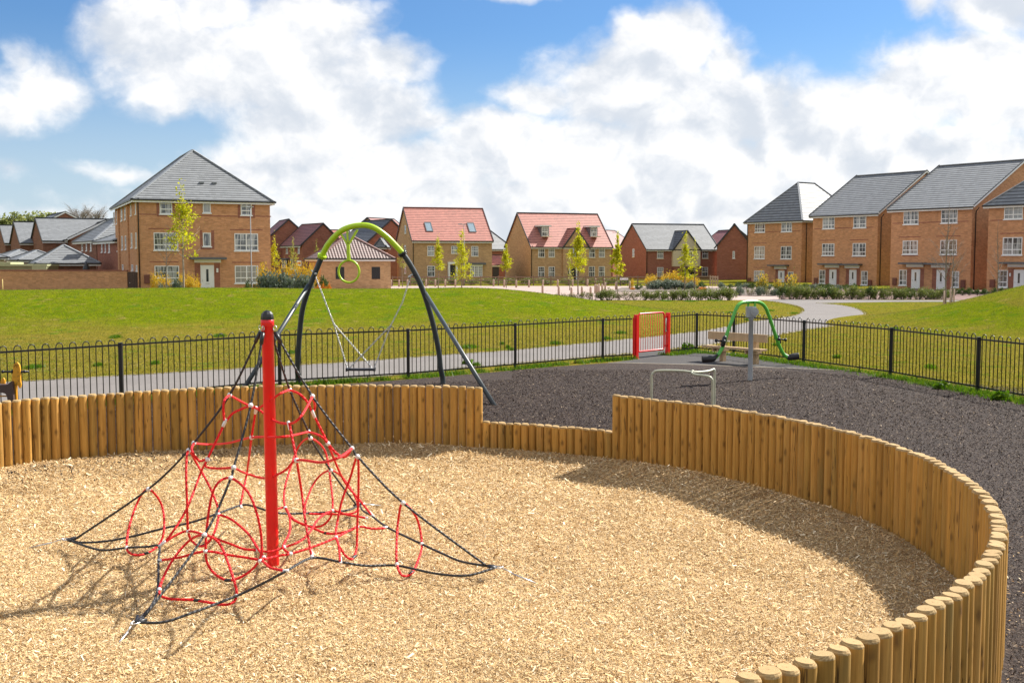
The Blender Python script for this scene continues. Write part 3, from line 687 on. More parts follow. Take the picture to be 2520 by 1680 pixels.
# ---------------------------------------------------------------- pyramid climbing net
DZ = -.11
def net():
    base = G(672, 1395, DZ); pole_x, pole_y = base.x, base.y
    root = thing('climbing_net', 'red and black rope climbing pyramid hung from a red pole over the wood chips', 'climbing net', (pole_x, pole_y, 0)); org = Vector((pole_x, pole_y, 0))
    H = P(658, 795, pole_y).z
    lean = P(658, 795, pole_y).x - pole_x
    mb = MB(); mb.lathe([(.06, -.4), (.059, 0), (.057, H-.03), (.063, H-.028), (.063, H+.03), (.056, H+.035)], 24, Matrix.Shear('XY', 4, (lean/H, 0)) if False else None)
    for v_ in range(len(mb.v)): x, y, z = mb.v[v_]; mb.v[v_] = (x + lean*z/H, y, z)
    mb.build('pole', M['red'], root)
    mb = MB(); mb.lathe([(.062, 0), (.062, .03), (.055, .055), (.037, .078), (.012, .09)], 9, Matrix.Translation((lean, 0, H+.034)), sm=False); mb.build('pole_cap', M['black'], root)
    A = [G(165, 1336, .07+DZ), G(335, 1542, .07+DZ), G(1222, 1405, .07+DZ), G(885, 1248, .07+DZ)]
    E = [(a-org).xy.normalized() for a in A]
    B = [(E[i]+E[(i+1) % 4]).normalized() for i in range(4)]      # 0 front-left, 1 front-right, 2 back-right, 3 back-left
    def plane(u, v, dv):
        r = ray(u, v); n = Vector((-dv.y, dv.x, 0)); t = (org-CAM).dot(n)/r.dot(n); return CAM + r*t
    def pt(s_):
        k = s_[0]
        if k == 'e': return plane(s_[2], s_[3], E[s_[1]])
        if k == 'b': return plane(s_[2], s_[3], B[s_[1]])
        if k == 'g': return G(s_[1], s_[2], s_[3]+.05+DZ)
        return P(s_[1], s_[2], s_[3])
    def rope(pts, m_='rope_r', r=.0116, closed=False, name='rope', sub=7):
        q = [(pt(p) if isinstance(p, tuple) else p) - org for p in pts]
        mb = MB(); mb.tube(catmull(q, sub, closed), r, 9, closed=closed); return mb.build(name, M[m_], root)
    def clamp(p, r=.025):
        mb = MB(); c = (pt(p) if isinstance(p, tuple) else p) - org; mb.ball(c, r, 10); mb.ball(c + Vector((0, -r*.55, r*.1)), r*.62, 8); mb.build('rope_clamp', M['clamp'], root)
    def sleeve(p, q, r=.0155, m_='ferrule'):
        a, b = pt(p)-org, pt(q)-org; mb = MB(); mb.tube([a, a.lerp(b, .08), a.lerp(b, .92), b], r, 10, rr=[r*.75, r, r, r*.8]); mb.build('ferrule', M[m_], root)
    # corner ropes
    nodes = {0: [(565,972),(477,1090),(464,1108),(365,1203)], 1: [(617,997),(575,1150),(568,1176),(503,1316)],
             2: [(769,975),(866,1103),(880,1123),(992,1237)], 3: [(713,959),(759,1062),(764,1078),(814,1157)]}
    tops = [(634,806),(646,806),(690,806),(680,806)]; near_top = [(628,825),(645,830),(698,838),(682,838)]
    for i in range(4):
        t0 = Vector((lean, 0, 0)) + org + Vector((E[i].x*.085, E[i].y*.085, H-.10))
        pts = [t0] + [('e', i, u, v) for u, v in nodes[i]] + [A[i] + Vector((-E[i].x*.10, -E[i].y*.10, .05))]
        rope(pts, 'rope_k', .0112)
        mb = MB(); a = t0-org; nx = pt(('e', i, *nodes[i][0]))-org; d = (nx-a).normalized(); mb.tube([a - d*.02, a + d*.10], .019, 10); mb.build('rope_socket', M['black'], root)
        mb = MB(); c = Vector((lean, 0, 0)) + Vector((E[i].x*.075, E[i].y*.075, H-.045)); mb.tube([c + Vector((E[i].x*.018*math.cos(t_), E[i].y*.018*math.cos(t_), .022*math.sin(t_))) for t_ in [2*math.pi*k/10 for k in range(10)]], .005, 6, closed=True); mb.build('shackle', M['steel'], root)
        for u, v in nodes[i]: clamp(('e', i, u, v))
    # level one ring
    n1 = lambda i: ('e', i, *nodes[i][0]); n2 = lambda i: ('e', i, *nodes[i][1]); n3 = lambda i: ('e', i, *nodes[i][2]); n4 = lambda i: ('e', i, *nodes[i][3])
    b1 = [('b',0,555,1036),('b',1,712,1042),('b',2,768,1012),('b',3,630,1005)]
    m2 = [('b',0,510,1130),('b',1,730,1132),('b',2,807,1091),('b',3,619,1076)]
    rope([n1(0), ('b',0,552,985), ('b',0,550,1015), b1[0], ('b',0,575,1015), n1(1)])
    rope([n1(1), ('b',1,640,1010), ('b',1,672,1034), b1[1], ('b',1,740,1025), n1(2)])
    rope([n1(2), ('b',2,775,1000), b1[2], ('b',2,757,990), ('b',2,738,970), n1(3)])
    rope([n1(3), ('b',3,690,968), ('b',3,655,992), b1[3], ('b',3,605,994), n1(0)])
    sleeve(('b',0,557,1030), ('b',0,548,1050)); sleeve(('b',1,709,1036), ('b',1,714,1058)); sleeve(('b',2,767,1008), ('b',2,775,1028)); sleeve(('b',3,631,1000), ('b',3,628,1018))
    sleeve(('b',2,737,970), ('b',2,750,983), .014, 'rubberblk')
    for k in range(4): rope([b1[k], m2[k]]); clamp(m2[k])
    # level two ring
    rope([n2(0), ('b',0,472,1108), ('b',0,490,1133), m2[0], ('b',0,505,1146), ('b',0,530,1152), n2(1)])
    rope([n2(1), ('b',1,610,1166), ('b',1,655,1176), ('b',1,700,1158), m2[1], ('b',1,790,1137), ('b',1,835,1125), n2(2)])
    rope([n2(2), ('b',2,850,1124), ('b',2,828,1115), m2[2], ('b',2,790,1073), n2(3)])
    rope([n2(3), ('b',3,700,1074), m2[3], ('b',3,560,1090), ('b',3,510,1093), n2(0)])
    # drops to the base ropes
    rope([m2[0], ('g',495,1160,.78), ('g',460,1250,.5), ('g',420,1315,.3), ('g',395,1342,.2)])
    rope([m2[1], ('g',742,1210,.74), ('g',752,1285,.5), ('g',766,1365,.26)]); rope([m2[2], ('g',845,1180,.55), ('g',885,1230,.35), ('g',914,1266,.22)]); rope([m2[3], ('g',608,1160,.60), ('g',597,1215,.4), ('g',592,1243,.3)])
    sleeve(('g',407,1330,.25), ('g',391,1345,.2)); sleeve(('g',764,1352,.28), ('g',769,1374,.24)); sleeve(('g',908,1258,.24), ('g',920,1272,.2)); sleeve(('g',592,1235,.32), ('g',593,1250,.28))
    # big inner loops
    rope([n3(0), ('g',484,1140,.85), ('g',507,1180,.72), ('g',528,1225,.55), ('g',538,1265,.42), ('g',525,1315,.3), ('g',500,1343,.2), ('g',476,1334,.18), ('g',463,1306,.3), ('g',460,1230,.62), ('g',458,1150,.92)], closed=True)
    rope([n3(1), ('g',533,1192,.92), ('g',515,1250,.70), ('g',506,1356,.32), ('g',520,1402,.15), ('g',560,1427,.1), ('g',605,1412,.14), ('g',638,1378,.25), ('g',644,1335,.4), ('g',634,1270,.65), ('g',610,1210,.86)], closed=True)
    rope([n3(2), ('g',862,1175,.80), ('g',842,1230,.58), ('g',830,1285,.38), ('g',827,1322,.28), ('g',845,1360,.12), ('g',866,1375,.06), ('g',877,1350,.1), ('g',879,1296,.3), ('g',882,1210,.65)], closed=True)
    rope([n3(3), ('g',735,1098,.80), ('g',715,1150,.60), ('g',700,1205,.42), ('g',702,1249,.30), ('g',727,1280,.16), ('g',763,1295,.08), ('g',797,1290,.1), ('g',818,1256,.25), ('g',813,1180,.5), ('g',800,1110,.75)], closed=True)
    # small outer loops
    rope([n4(0), ('g',340,1232,.45), ('g',318,1295,.25), ('g',312,1347,.10), ('g',328,1364,.04), ('g',360,1361,.03), ('g',392,1338,.08), ('g',404,1298,.22), ('g',397,1240,.42)], closed=True)
    rope([n4(1), ('g',465,1330,.38), ('g',420,1385,.24), ('g',392,1450,.09), ('g',410,1471,.04), ('g',480,1476,.03), ('g',555,1487,.03), ('g',582,1466,.08), ('g',570,1410,.25), ('g',540,1337,.40)], closed=True)
    rope([n4(2), ('g',980,1280,.42), ('g',976,1340,.25), ('g',977,1388,.12), ('g',990,1415,.04), ('g',1013,1410,.03), ('g',1030,1375,.06), ('g',1038,1338,.14), ('g',1026,1275,.38)], closed=True)
    rope([n4(3), ('g',785,1172,.44), ('g',762,1210,.3), ('g',752,1258,.14), ('g',800,1264,.1), ('g',868,1262,.1), ('g',880,1240,.16), ('g',862,1200,.3), ('g',838,1170,.42)], closed=True)
    # red web low down round the pole
    rope([('g',397,1340,.2), ('g',430,1318,.26), ('g',463,1306,.30), ('g',506,1316,.34), ('g',560,1335,.28), ('g',600,1350,.24), ('g',635,1353,.24), ('g',665,1357,.22), ('g',699,1346,.24), ('g',740,1330,.26), ('g',765,1305,.26), ('g',785,1275,.26), ('g',818,1256,.26), ('g',850,1265,.24), ('g',901,1274,.2)])
    rope([('g',390,1379,.16), ('g',445,1370,.24), ('g',506,1356,.32), ('g',570,1366,.26), ('g',640,1378,.25), ('g',665,1396,.28), ('g',703,1404,.32)])
    rope([('g',538,1265,.42), ('g',570,1278,.38), ('g',610,1312,.30), ('g',635,1350,.26), ('g',650,1371,.25), ('g',641,1380,.25)])
    rope([('g',650,1376,.25), ('g',690,1366,.25), ('g',715,1362,.24), ('g',770,1345,.26), ('g',827,1322,.28), ('g',879,1296,.28), ('g',915,1300,.24), ('g',947,1299,.22)])
    rope([('g',715,1362,.24), ('g',700,1352,.24), ('g',697,1342,.25), ('g',712,1310,.28), ('g',713,1275,.30), ('g',702,1249,.30), ('g',680,1252,.30), ('g',655,1252,.32)])
    rope([('g',702,1249,.30), ('g',722,1278,.27), ('g',760,1294,.24), ('g',805,1312,.24), ('g',850,1308,.28), ('g',879,1296,.28)])
    rope([('g',827,1322,.28), ('g',834,1345,.28), ('g',837,1380,.24)])
    for (u, v, z) in [(463,1306,.30),(506,1316,.34),(635,1353,.24),(649,1371,.25),(640,1380,.25),(699,1346,.24),(715,1362,.24),(702,1249,.30),(818,1256,.26),(827,1322,.28),(879,1296,.28),(538,1265,.42),(506,1356,.32),
                      (312,1347,.1),(404,1298,.2),(392,1450,.09),(582,1466,.08),(977,1388,.12),(1038,1338,.14),(752,1260,.12)]: clamp(('g', u, v, z), .021)
    for a, b in [(((505,1341,.19)),((494,1343,.18))), ((552,1427,.1),(570,1427,.1)), ((867,1374,.06),(876,1366,.07)), ((757,1294,.08),(770,1295,.08)), ((353,1362,.03),(366,1359,.04)), ((477,1476,.03),(493,1477,.03)), ((1007,1413,.03),(1017,1406,.03)), ((798,1311,.24),(812,1312,.24))]:
        sleeve(('g', *a), ('g', *b), .0145, 'rubberblk')
    for a, b in [((400,1379,.17),(389,1378,.16)), ((696,1404,.32),(711,1404,.32)), ((893,1272,.2),(905,1275,.2)), ((940,1299,.22),(954,1297,.22)), ((837,1370,.24),(838,1386,.22))]: sleeve(('g', *a), ('g', *b))
    # base ropes between the ground anchors
    K = [a + Vector((0, 0, .04)) for a in A]
    rope([K[0], ('g',230,1349,.04), ('g',262,1353,.06), ('g',312,1347,.10), ('g',360,1345,.15), ('g',391,1343,.2), ('g',390,1379,.16), ('g',388,1448,.09), ('g',372,1490,.06), K[1]], 'rope_k')
    rope([K[1], ('g',400,1530,.05), ('g',470,1508,.07), ('g',580,1466,.09), ('g',640,1438,.18), ('g',705,1404,.32), ('g',768,1372,.26), ('g',838,1382,.22), ('g',900,1391,.15), ('g',978,1391,.10), ('g',1070,1410,.06), ('g',1150,1415,.05), K[2]], 'rope_k')
    rope([K[2], ('g',1140,1382,.07), ('g',1090,1362,.10), ('g',1038,1338,.14), ('g',955,1298,.22), ('g',914,1268,.2), ('g',893,1256,.1), K[3]], 'rope_k')
    rope([K[3], ('g',850,1256,.08), ('g',753,1262,.13), ('g',700,1263,.2), ('g',655,1255,.28), ('g',620,1244,.3), ('g',592,1243,.3), ('g',530,1265,.3), ('g',470,1285,.24), ('g',404,1299,.2), ('g',330,1318,.12), ('g',260,1331,.07), ('g',200,1334,.05), K[0]], 'rope_k')
    ends = [(72,1347),(283,1592),(1318,1434),(937,1243)]
    for i in range(4):
        k = K[i]-org; e = G(*ends[i], DZ)-org; mb = MB(); up = Vector((0, 0, 1))
        o_ = Vector((E[i].x, E[i].y, 0)); sd = Vector((-E[i].y, E[i].x, 0))
        mb.tube([k + o_*.05*math.cos(t_) + sd*.032*math.sin(t_) for t_ in [2*math.pi*j/12 for j in range(12)]], .006, 7, closed=True)
        mb.tube([k + o_*.05, k.lerp(e, .45)], .006, 7); mb.tube([k.lerp(e, .4), e], .009, 7, rr=[.009, .007]); mb.ball(k+o_*.055, .013, 8); mb.build('ground_anchor', M['steel'], root)
        for sgn in (-1, 0, 1):
            mb = MB(); d = (-o_ + sd*sgn*.55).normalized(); mb.tube([k + d*.0 , k + d*.03, k + d*.09 + up*.01*abs(sgn-1)], .016, 9, rr=[.010, .017, .014]); mb.build('thimble', M['black'], root)
net()

# ---------------------------------------------------------------- arch swing
def arch_swing():
    f0 = XY(728, 25.0); root = thing('arch_swing', 'tall swing arch with lime green top, dark grey legs and a hanging target ring', 'swing arch', tuple(XY(905, 24.6))); org = root.location.copy()
    def Yz(v): return 25.1 - .9*min(1, max(0, (955-v)/400))
    L = [(732,900),(741.5,779),(756.5,719.5),(777,668),(792,631)]; T = [(792,631),(807,602),(834,572.5),(861,559),(894,554.5),(921,561),(951,582),(975.5,606.5),(991,624)]; Rr = [(991,624),(1008,648.7),(1032.7,695),(1051.7,746.7),(1068,806.5),(1080,866),(1084,905)]
    pl = lambda Q: [P(u, v, Yz(v))-org for u, v in Q]
    a = [XY(730, 25.1)-org+Vector((0,0,-.1)), XY(730.5, 25.1)-org+Vector((0,0,.15))] + pl(L)
    mb = MB(); mb.tube(catmull(a, 6), .061, 14); mb.build('leg', M['anthr'], root)
    b = pl(Rr) + [XY(1088, 25.1)-org+Vector((0,0,.15)), XY(1088.5, 25.1)-org+Vector((0,0,-.1))]
    mb = MB(); mb.tube(catmull(b, 6), .061, 14); mb.build('leg', M['anthr'], root)
    mb = MB(); mb.tube(catmull(pl(T), 6), .064, 16); mb.build('top_arch', M['lime'], root)
    for (Q, m_) in (((L[-1], L[-2]), 'lime'), ((Rr[0], Rr[1]), 'black')):
        p0, p1 = pl(Q); d = (p1-p0).normalized(); mb = MB(); mb.tube([p0-d*.035, p0+d*.01], .105, 16); mb.tube([p0+d*.014, p0+d*.035], .095, 16)
        n1 = d.orthogonal().normalized(); n2 = d.cross(n1)
        for k in range(5): q = p0 + (n1*math.cos(k*1.257)+n2*math.sin(k*1.257))*.088; mb.tube([q-d*.05, q+d*.05], .010, 6)
        mb.build('flange', M[m_], root)
    for (q0, foot) in (((760.5, 700), P(585, 986, 22.6)), ((1047, 722), G(1217, 998))):
        s0 = P(*q0, Yz(q0[1]))-org; e = foot-org; e.z = 0; dd = (e-s0).normalized()
        mb = MB(); mb.tube([s0, e + dd*.15], .047, 14); mb.build('strut', M['anthr'], root)
    Y = 24.22
    c = P(858.5, 668, Y)-org; mb = MB(); mb.tube([c + Vector((.228*math.cos(t_), 0, .245*math.sin(t_))) for t_ in [2*math.pi*k/40 for k in range(40)]], .025, 10, closed=True); mb.build('target_ring', M['lime'], root)
    mb = MB(); j = P(856.5, 604, Y)-org
    for (u, v) in ((840, 577), (855, 569), (880, 565)): mb.bar(P(u, v, Y)-org, j, .05, .045)
    mb.bar(P(856.5, 600, Y)-org, P(858, 641, Y)-org, .07, .07); mb.build('hanger_bracket', M['lime'], root)
    mb = MB(); q = [P(u, v, Y)-org for u, v in ((842,576),(880,564),(857,603))]; mb.poly([p+Vector((0,-.004,0)) for p in q]); mb.poly([p+Vector((0,.004,0)) for p in reversed(q)]); mb.build('infill_plate', M['greyp'], root)
    for (u, v) in ((777, 672), (1008, 680)):
        p = P(u, v, Yz(v)-.02)-org; s_ = 1 if u < 900 else -1; mb = MB(); mb.tube([p+Vector((-.10*s_, 0, .06)), p], .022, 8); mb.ball(p+Vector((.0, -.02, -.01)), .034, 10); mb.tube([p, p+Vector((0, 0, -.08))], .013, 8); mb.build('chain_mount', M['steel'], root)
    # the swing itself
    sw = thing('swing', 'flat black swing seat hanging on two pairs of silver chains under the lime arch', 'swing', tuple(P(888, 909, 24.3))); so = sw.location.copy()
    hl, hr = P(777, 682, Yz(672)-.02), P(1007, 690, Yz(680)-.02)
    jl, jr = P(821, 796, 24.25), P(962, 800, 24.4)
    seat = [(855, 909, 24.25), (922, 909, 24.35)]
    ang_ = R(8); mb = MB(); w, dp, th = .31, .09, .022
    mb.box(-w, -dp, -th, w, dp, th); mb.box(-w+.04, -dp+.02, th, w-.04, dp-.02, th+.006)
    for x in (-w, w): mb.box(x-.015, -dp-.012, -th-.012, x+.015, dp+.012, th+.014)
    for v_ in range(len(mb.v)):
        x, y, z = mb.v[v_]; mb.v[v_] = (x, y, z + .012*math.cos(x/w*math.pi/2)*-1)
    mb.build('seat', M['rubberblk'], sw)
    def chain(pts):
        q = [p-so for p in pts]; mb = MB(); tot = []; 
        for a, b in zip(q[:-1], q[1:]):
            L_ = (b-a).length; k = int(L_/.034)
            for i in range(k): tot.append((a.lerp(b, (i+.5)/k), (b-a).normalized()))
        for i, (c, d) in enumerate(tot):
            s0 = d.orthogonal().normalized(); s0 = (Matrix.Rotation(i*math.pi/2+.4, 3, d) @ s0)
            mb.tube([c + d*.024*math.cos(t_) + s0*.015*math.sin(t_) for t_ in [2*math.pi*j/8 for j in range(8)]], .0062, 5, closed=True)
        mb.build('chain', M['steel'], sw)
    sl = [so+Vector((-.29, -.07, .03)), so+Vector((.27, -.07, .03))]; sr = [so+Vector((-.26, .07, .03)), so+Vector((.29, .07, .03))]
    chain([hl, jl, sl[0]]); chain([jl, sl[1]]); chain([hr, P(990, 745, 24.4), jr, sr[1]]); chain([jr, sr[0]])
arch_swing()

# ---------------------------------------------------------------- standing see-saw, bench, bars, springer
def seesaw():
    b = G(1846, 937); root = thing('pendulum_seesaw', 'green inverted-U see-saw on a grey post, black seats and hand grips at both ends', 'see-saw', tuple(b)); Y0 = b.y
    def q(x, y, Y): return P(1540+x/4.9, 720+y/4.9, Y)-b
    top = q(1510, 295, Y0).z
    mb = MB(); mb.lathe([(.058, -.1), (.056, .0), (.056, top-.06), (.066, top-.055), (.066, top+.0)], 20); mb.build('post', M['greyp'], root)
    mb = MB(); mb.box(-.115, -.09, top, .10, .09, top+.25); mb.box(-.09, -.10, top+.03, .08, .10, top+.20); mb.build('bearing_head', M['greyp'], root)
    mb = MB(); mb.tube([(.055, -.10, top+.13), (.055, -.135, top+.13)], .095, 20); mb.tube([(.055, -.135, top+.13), (.055, -.15, top+.13)], .045, 16); mb.tube([(.055, -.15, top+.13), (.055, -.165, top+.13)], .018, 8)
    mb.build('bearing_cover', M['greyp'], root)
    YL, YR = Y0-.75, Y0+.75
    L = [(1010,825),(1065,800),(1120,740),(1165,660),(1200,560),(1240,440),(1285,320),(1325,210),(1355,155),(1400,122),(1470,112),(1530,110),(1590,112),(1650,140),(1690,190),(1715,250),(1760,380),(1800,500),(1835,600),(1868,680),(1905,745),(1960,785),(1990,790)]
    pts = []
    for (x, y) in L:
        f = max(0, min(1, (x-1060)/(1930-1060))); pts.append(q(x, y, YL+(YR-YL)*f))
    mb = MB(); mb.tube(catmull(pts[1:-1], 4), .042, 14); mb.build('swing_arm', M['green'], root)
    for x in (1475, 1555): mb = MB(); mb.box(-.02, -.03, 0, .02, .03, .16, M=Matrix.Translation(q(x, 185, Y0))); mb.build('hanger_lug', M['green'], root)
    for (ax, ay, bx, by, cx_, cy_, Y) in ((1110,745,1055,795,930,800,YL), (1905,735,1965,780,2075,765,YR)):
        a, c, e = q(ax, ay, Y), q(bx, by, Y), q(cx_, cy_, Y); mb = MB(); mb.tube(catmull([a, a.lerp(c, .6), c, c.lerp(e, .5), e, e+(e-c).normalized()*.02], 4), .07, 14, rr=[.03+.055*sstep(i/13) if i < 19 else .05 for i in range(21)])
        mb.build('seat', M['rubberblk'], root)
    for (x, y, kx, ky, k2, Y) in ((1182,585,1090,578,(1185,588),YL+.15), (1838,560,1925,568,(1846,560),YR-.1)):
        c = q(x, y, Y); k = q(kx, ky, Y-.05); mb = MB(); s_ = 1 if x < 1500 else -1
        dd = Vector((.25*s_, 0, 1)).normalized(); mb.tube([c-dd*.13, c-dd*.09, c+dd*.09, c+dd*.13], .05, 12, rr=[.03, .055, .05, .028]); mb.tube([c, k], .019, 10); mb.ball(k, .042, 12)
        k3 = q(*k2, Y-.25) ; mb.tube([c, k3], .019, 10); mb.ball(k3, .042, 12); mb.build('hand_grip', M['rubberblk'], root)
seesaw()
def bench():
    l, r = G(1779, 889), G(1859, 896.5); mid = (l+r)/2; dv = Vector((.66, -.75, 0)).normalized(); root = thing('park_bench', 'pale timber bench with a plank backrest beside the see-saw post', 'bench', tuple(mid), math.atan2(dv.y, dv.x))
    # local: x along, y = towards the fence (back)
    for x in (-.56, .56):
        mb = MB(); mb.box(x-.06, -.07, -.02, x+.06, .07, .52 if False else .80); mb.build('leg', M['benchw'], root)
        mb = MB(); mb.box(x-.062-.05, -.36, .30, x-.062, .12, .40); mb.box(x+.062, -.36, .30, x+.112, .12, .40); mb.build('seat_support', M['benchw'], root)
    mb = MB(); mb.box(-1.0, -.40, .402, 1.0, -.24, .45); mb.box(-1.0, -.225, .402, 1.0, -.075, .45); mb.build('seat', M['benchw'], root)
    mb = MB(); mb.box(-1.0, -.125, .62, 1.0, -.072, .84)
    for x in (-.56, .56): mb.tube([(x, -.128, .73), (x, -.122, .73)], .015, 8)
    mb.build('backrest', M['benchw'], root)
bench()
def bars():
    Y = 18.5; c = XY(1702, Y); root = thing('agility_bars', 'low silver tube frame of three joined bars standing on the dark rubber', 'play frame', tuple(c))
    def q(x, y, Y): return P(1540+x/4.9, 720+y/4.9, Y)-c
    r = .021
    def foot(x, Y): p = q(x, 1300, Y); p.z = -.05; return p
    a = foot(308, Y); a1 = q(310, 1080, Y)
    mb = MB(); mb.tube(catmull([a, a.lerp(a1, .5), a1, q(313, 1000, Y), q(335, 960, Y), q(375, 943, Y), q(480, 938, Y), q(600, 940, Y), q(700, 946, Y), q(800, 958, Y-.0)], 5), r, 12); mb.build('bar', M['bar'], root)
    b = foot(1068, Y+.55); mb = MB(); mb.tube(catmull([q(800, 955, Y), q(860, 958, Y+.15), q(950, 952, Y+.35), q(1020, 940, Y+.5), q(1058, 924, Y+.56), q(1070, 940, Y+.56), q(1070, 990, Y+.56), b.lerp(q(1070, 990, Y+.56), .5), b], 5), r, 12); mb.build('bar', M['bar'], root)
    e = foot(1046, Y-.35); mb = MB(); mb.tube(catmull([q(800, 955, Y), q(800, 972, Y-.1), q(850, 990, Y-.2), q(940, 1000, Y-.28), q(1000, 1012, Y-.33), q(1035, 1040, Y-.35), q(1045, 1090, Y-.35), e.lerp(q(1046, 1100, Y-.35), .5), e], 5), r, 12); mb.build('bar', M['bar'], root)
    mb = MB(); mb.ball(q(802, 955, Y), .036, 12); mb.build('joint', M['bar'], root)
bars()
def springer():
    Y = 19.0; c = XY(25, Y); root = thing('spring_rocker', 'yellow animal-headed spring rocker with a dark brown seat behind the logs', 'spring rocker', tuple(c))
    def q(x, y, Y=Y): return P(x/10.45, 860+y/10.45, Y)-c
    def plate(name, L, m_, Y0, th, sub=4):
        o = catmull([q(x, y, Y0) for x, y in L], sub, True); mb = MB(); n = len(o); off = Vector((0, th, 0))
        mb.poly([p for p in o]); mb.poly([p+off for p in reversed(o)])
        for k in range(n): k2 = (k+1) % n; mb.poly([o[k2], o[k], o[k]+off, o[k2]+off])
        return mb.build(name, m_, root)
    yl = mat('yellow_hdpe', rough=.45, fn=worn((.72,.33,.015), .06, 6)); br = mat('dark_brown_hdpe', rough=.5, fn=worn((.075,.045,.035), .12, 6))
    plate('head', [(345,400),(420,328),(480,370),(512,470),(518,600),(525,800),(540,890),(520,985),(490,980),(450,900),(430,930),(425,1060),(430,1500),(350,1500),(335,1200),(315,1000),(300,820),(318,640),(335,560)], yl, Y-.02, .035)
    mb = MB()
    for (x, y) in [(455,560),(470,580),(445,590),(465,680),(480,670),(450,695),(455,790),(470,795),(485,790),(480,815),(380,1125),(400,1120),(365,1130),(360,690),(385,700)]:
        p = q(x, y, Y-.024); mb.tube([p, p+Vector((0, -.002, 0))], .0045, 6)
    for L in ([(370,915),(400,915),(430,860),(445,840)], [(345,1060),(370,1082),(405,1078)], [(395,380),(370,420),(362,460)], [(450,390),(435,430),(430,465)], [(420,380),(405,430)]): mb.tube([q(x, y, Y-.026) for x, y in L], .003, 5)
    mb.build('face_markings', M['black'], root)
    h = q(350, 570, Y); mb = MB(); mb.tube([h+Vector((.26, .02, 0)), h+Vector((-.19, 0, 0))], .018, 10); mb.ball(h+Vector((-.19, 0, 0)), .03, 10); mb.ball(h+Vector((.19, 0, .003)), .03, 10); mb.tube([h+Vector((-.01, 0, 0)), h+Vector((-.03, 0, 0))], .036, 12); mb.build('handlebar', M['black'], root)
    plate('seat', [(-420,820),(-250,880),(-60,910),(60,900),(180,900),(285,815),(320,900),(330,1100),(350,1500),(220,1500),(190,1280),(150,1150),(60,1110),(-100,1100),(-300,1110),(-420,1000)], br, Y-.10, .20)
    plate('tail_board', [(10,860),(30,780),(75,730),(115,770),(125,830),(120,900),(60,920)], yl, Y+.12, .03)
    mb = MB(); p0 = q(-150, 1195, Y); mb.tube([p0, p0+Vector((.32, 0, 0))], .012, 8); mb.build('foot_bar', yl, root)
    s_ = q(60, 1500, Y); zt = s_.z; mb = MB(); mb.tube([Vector((s_.x-.1+.07*math.cos(k*.5), .07*math.sin(k*.5), zt*k/60)) for k in range(61)], .012, 8); mb.build('spring', M['steel'], root)
springer()

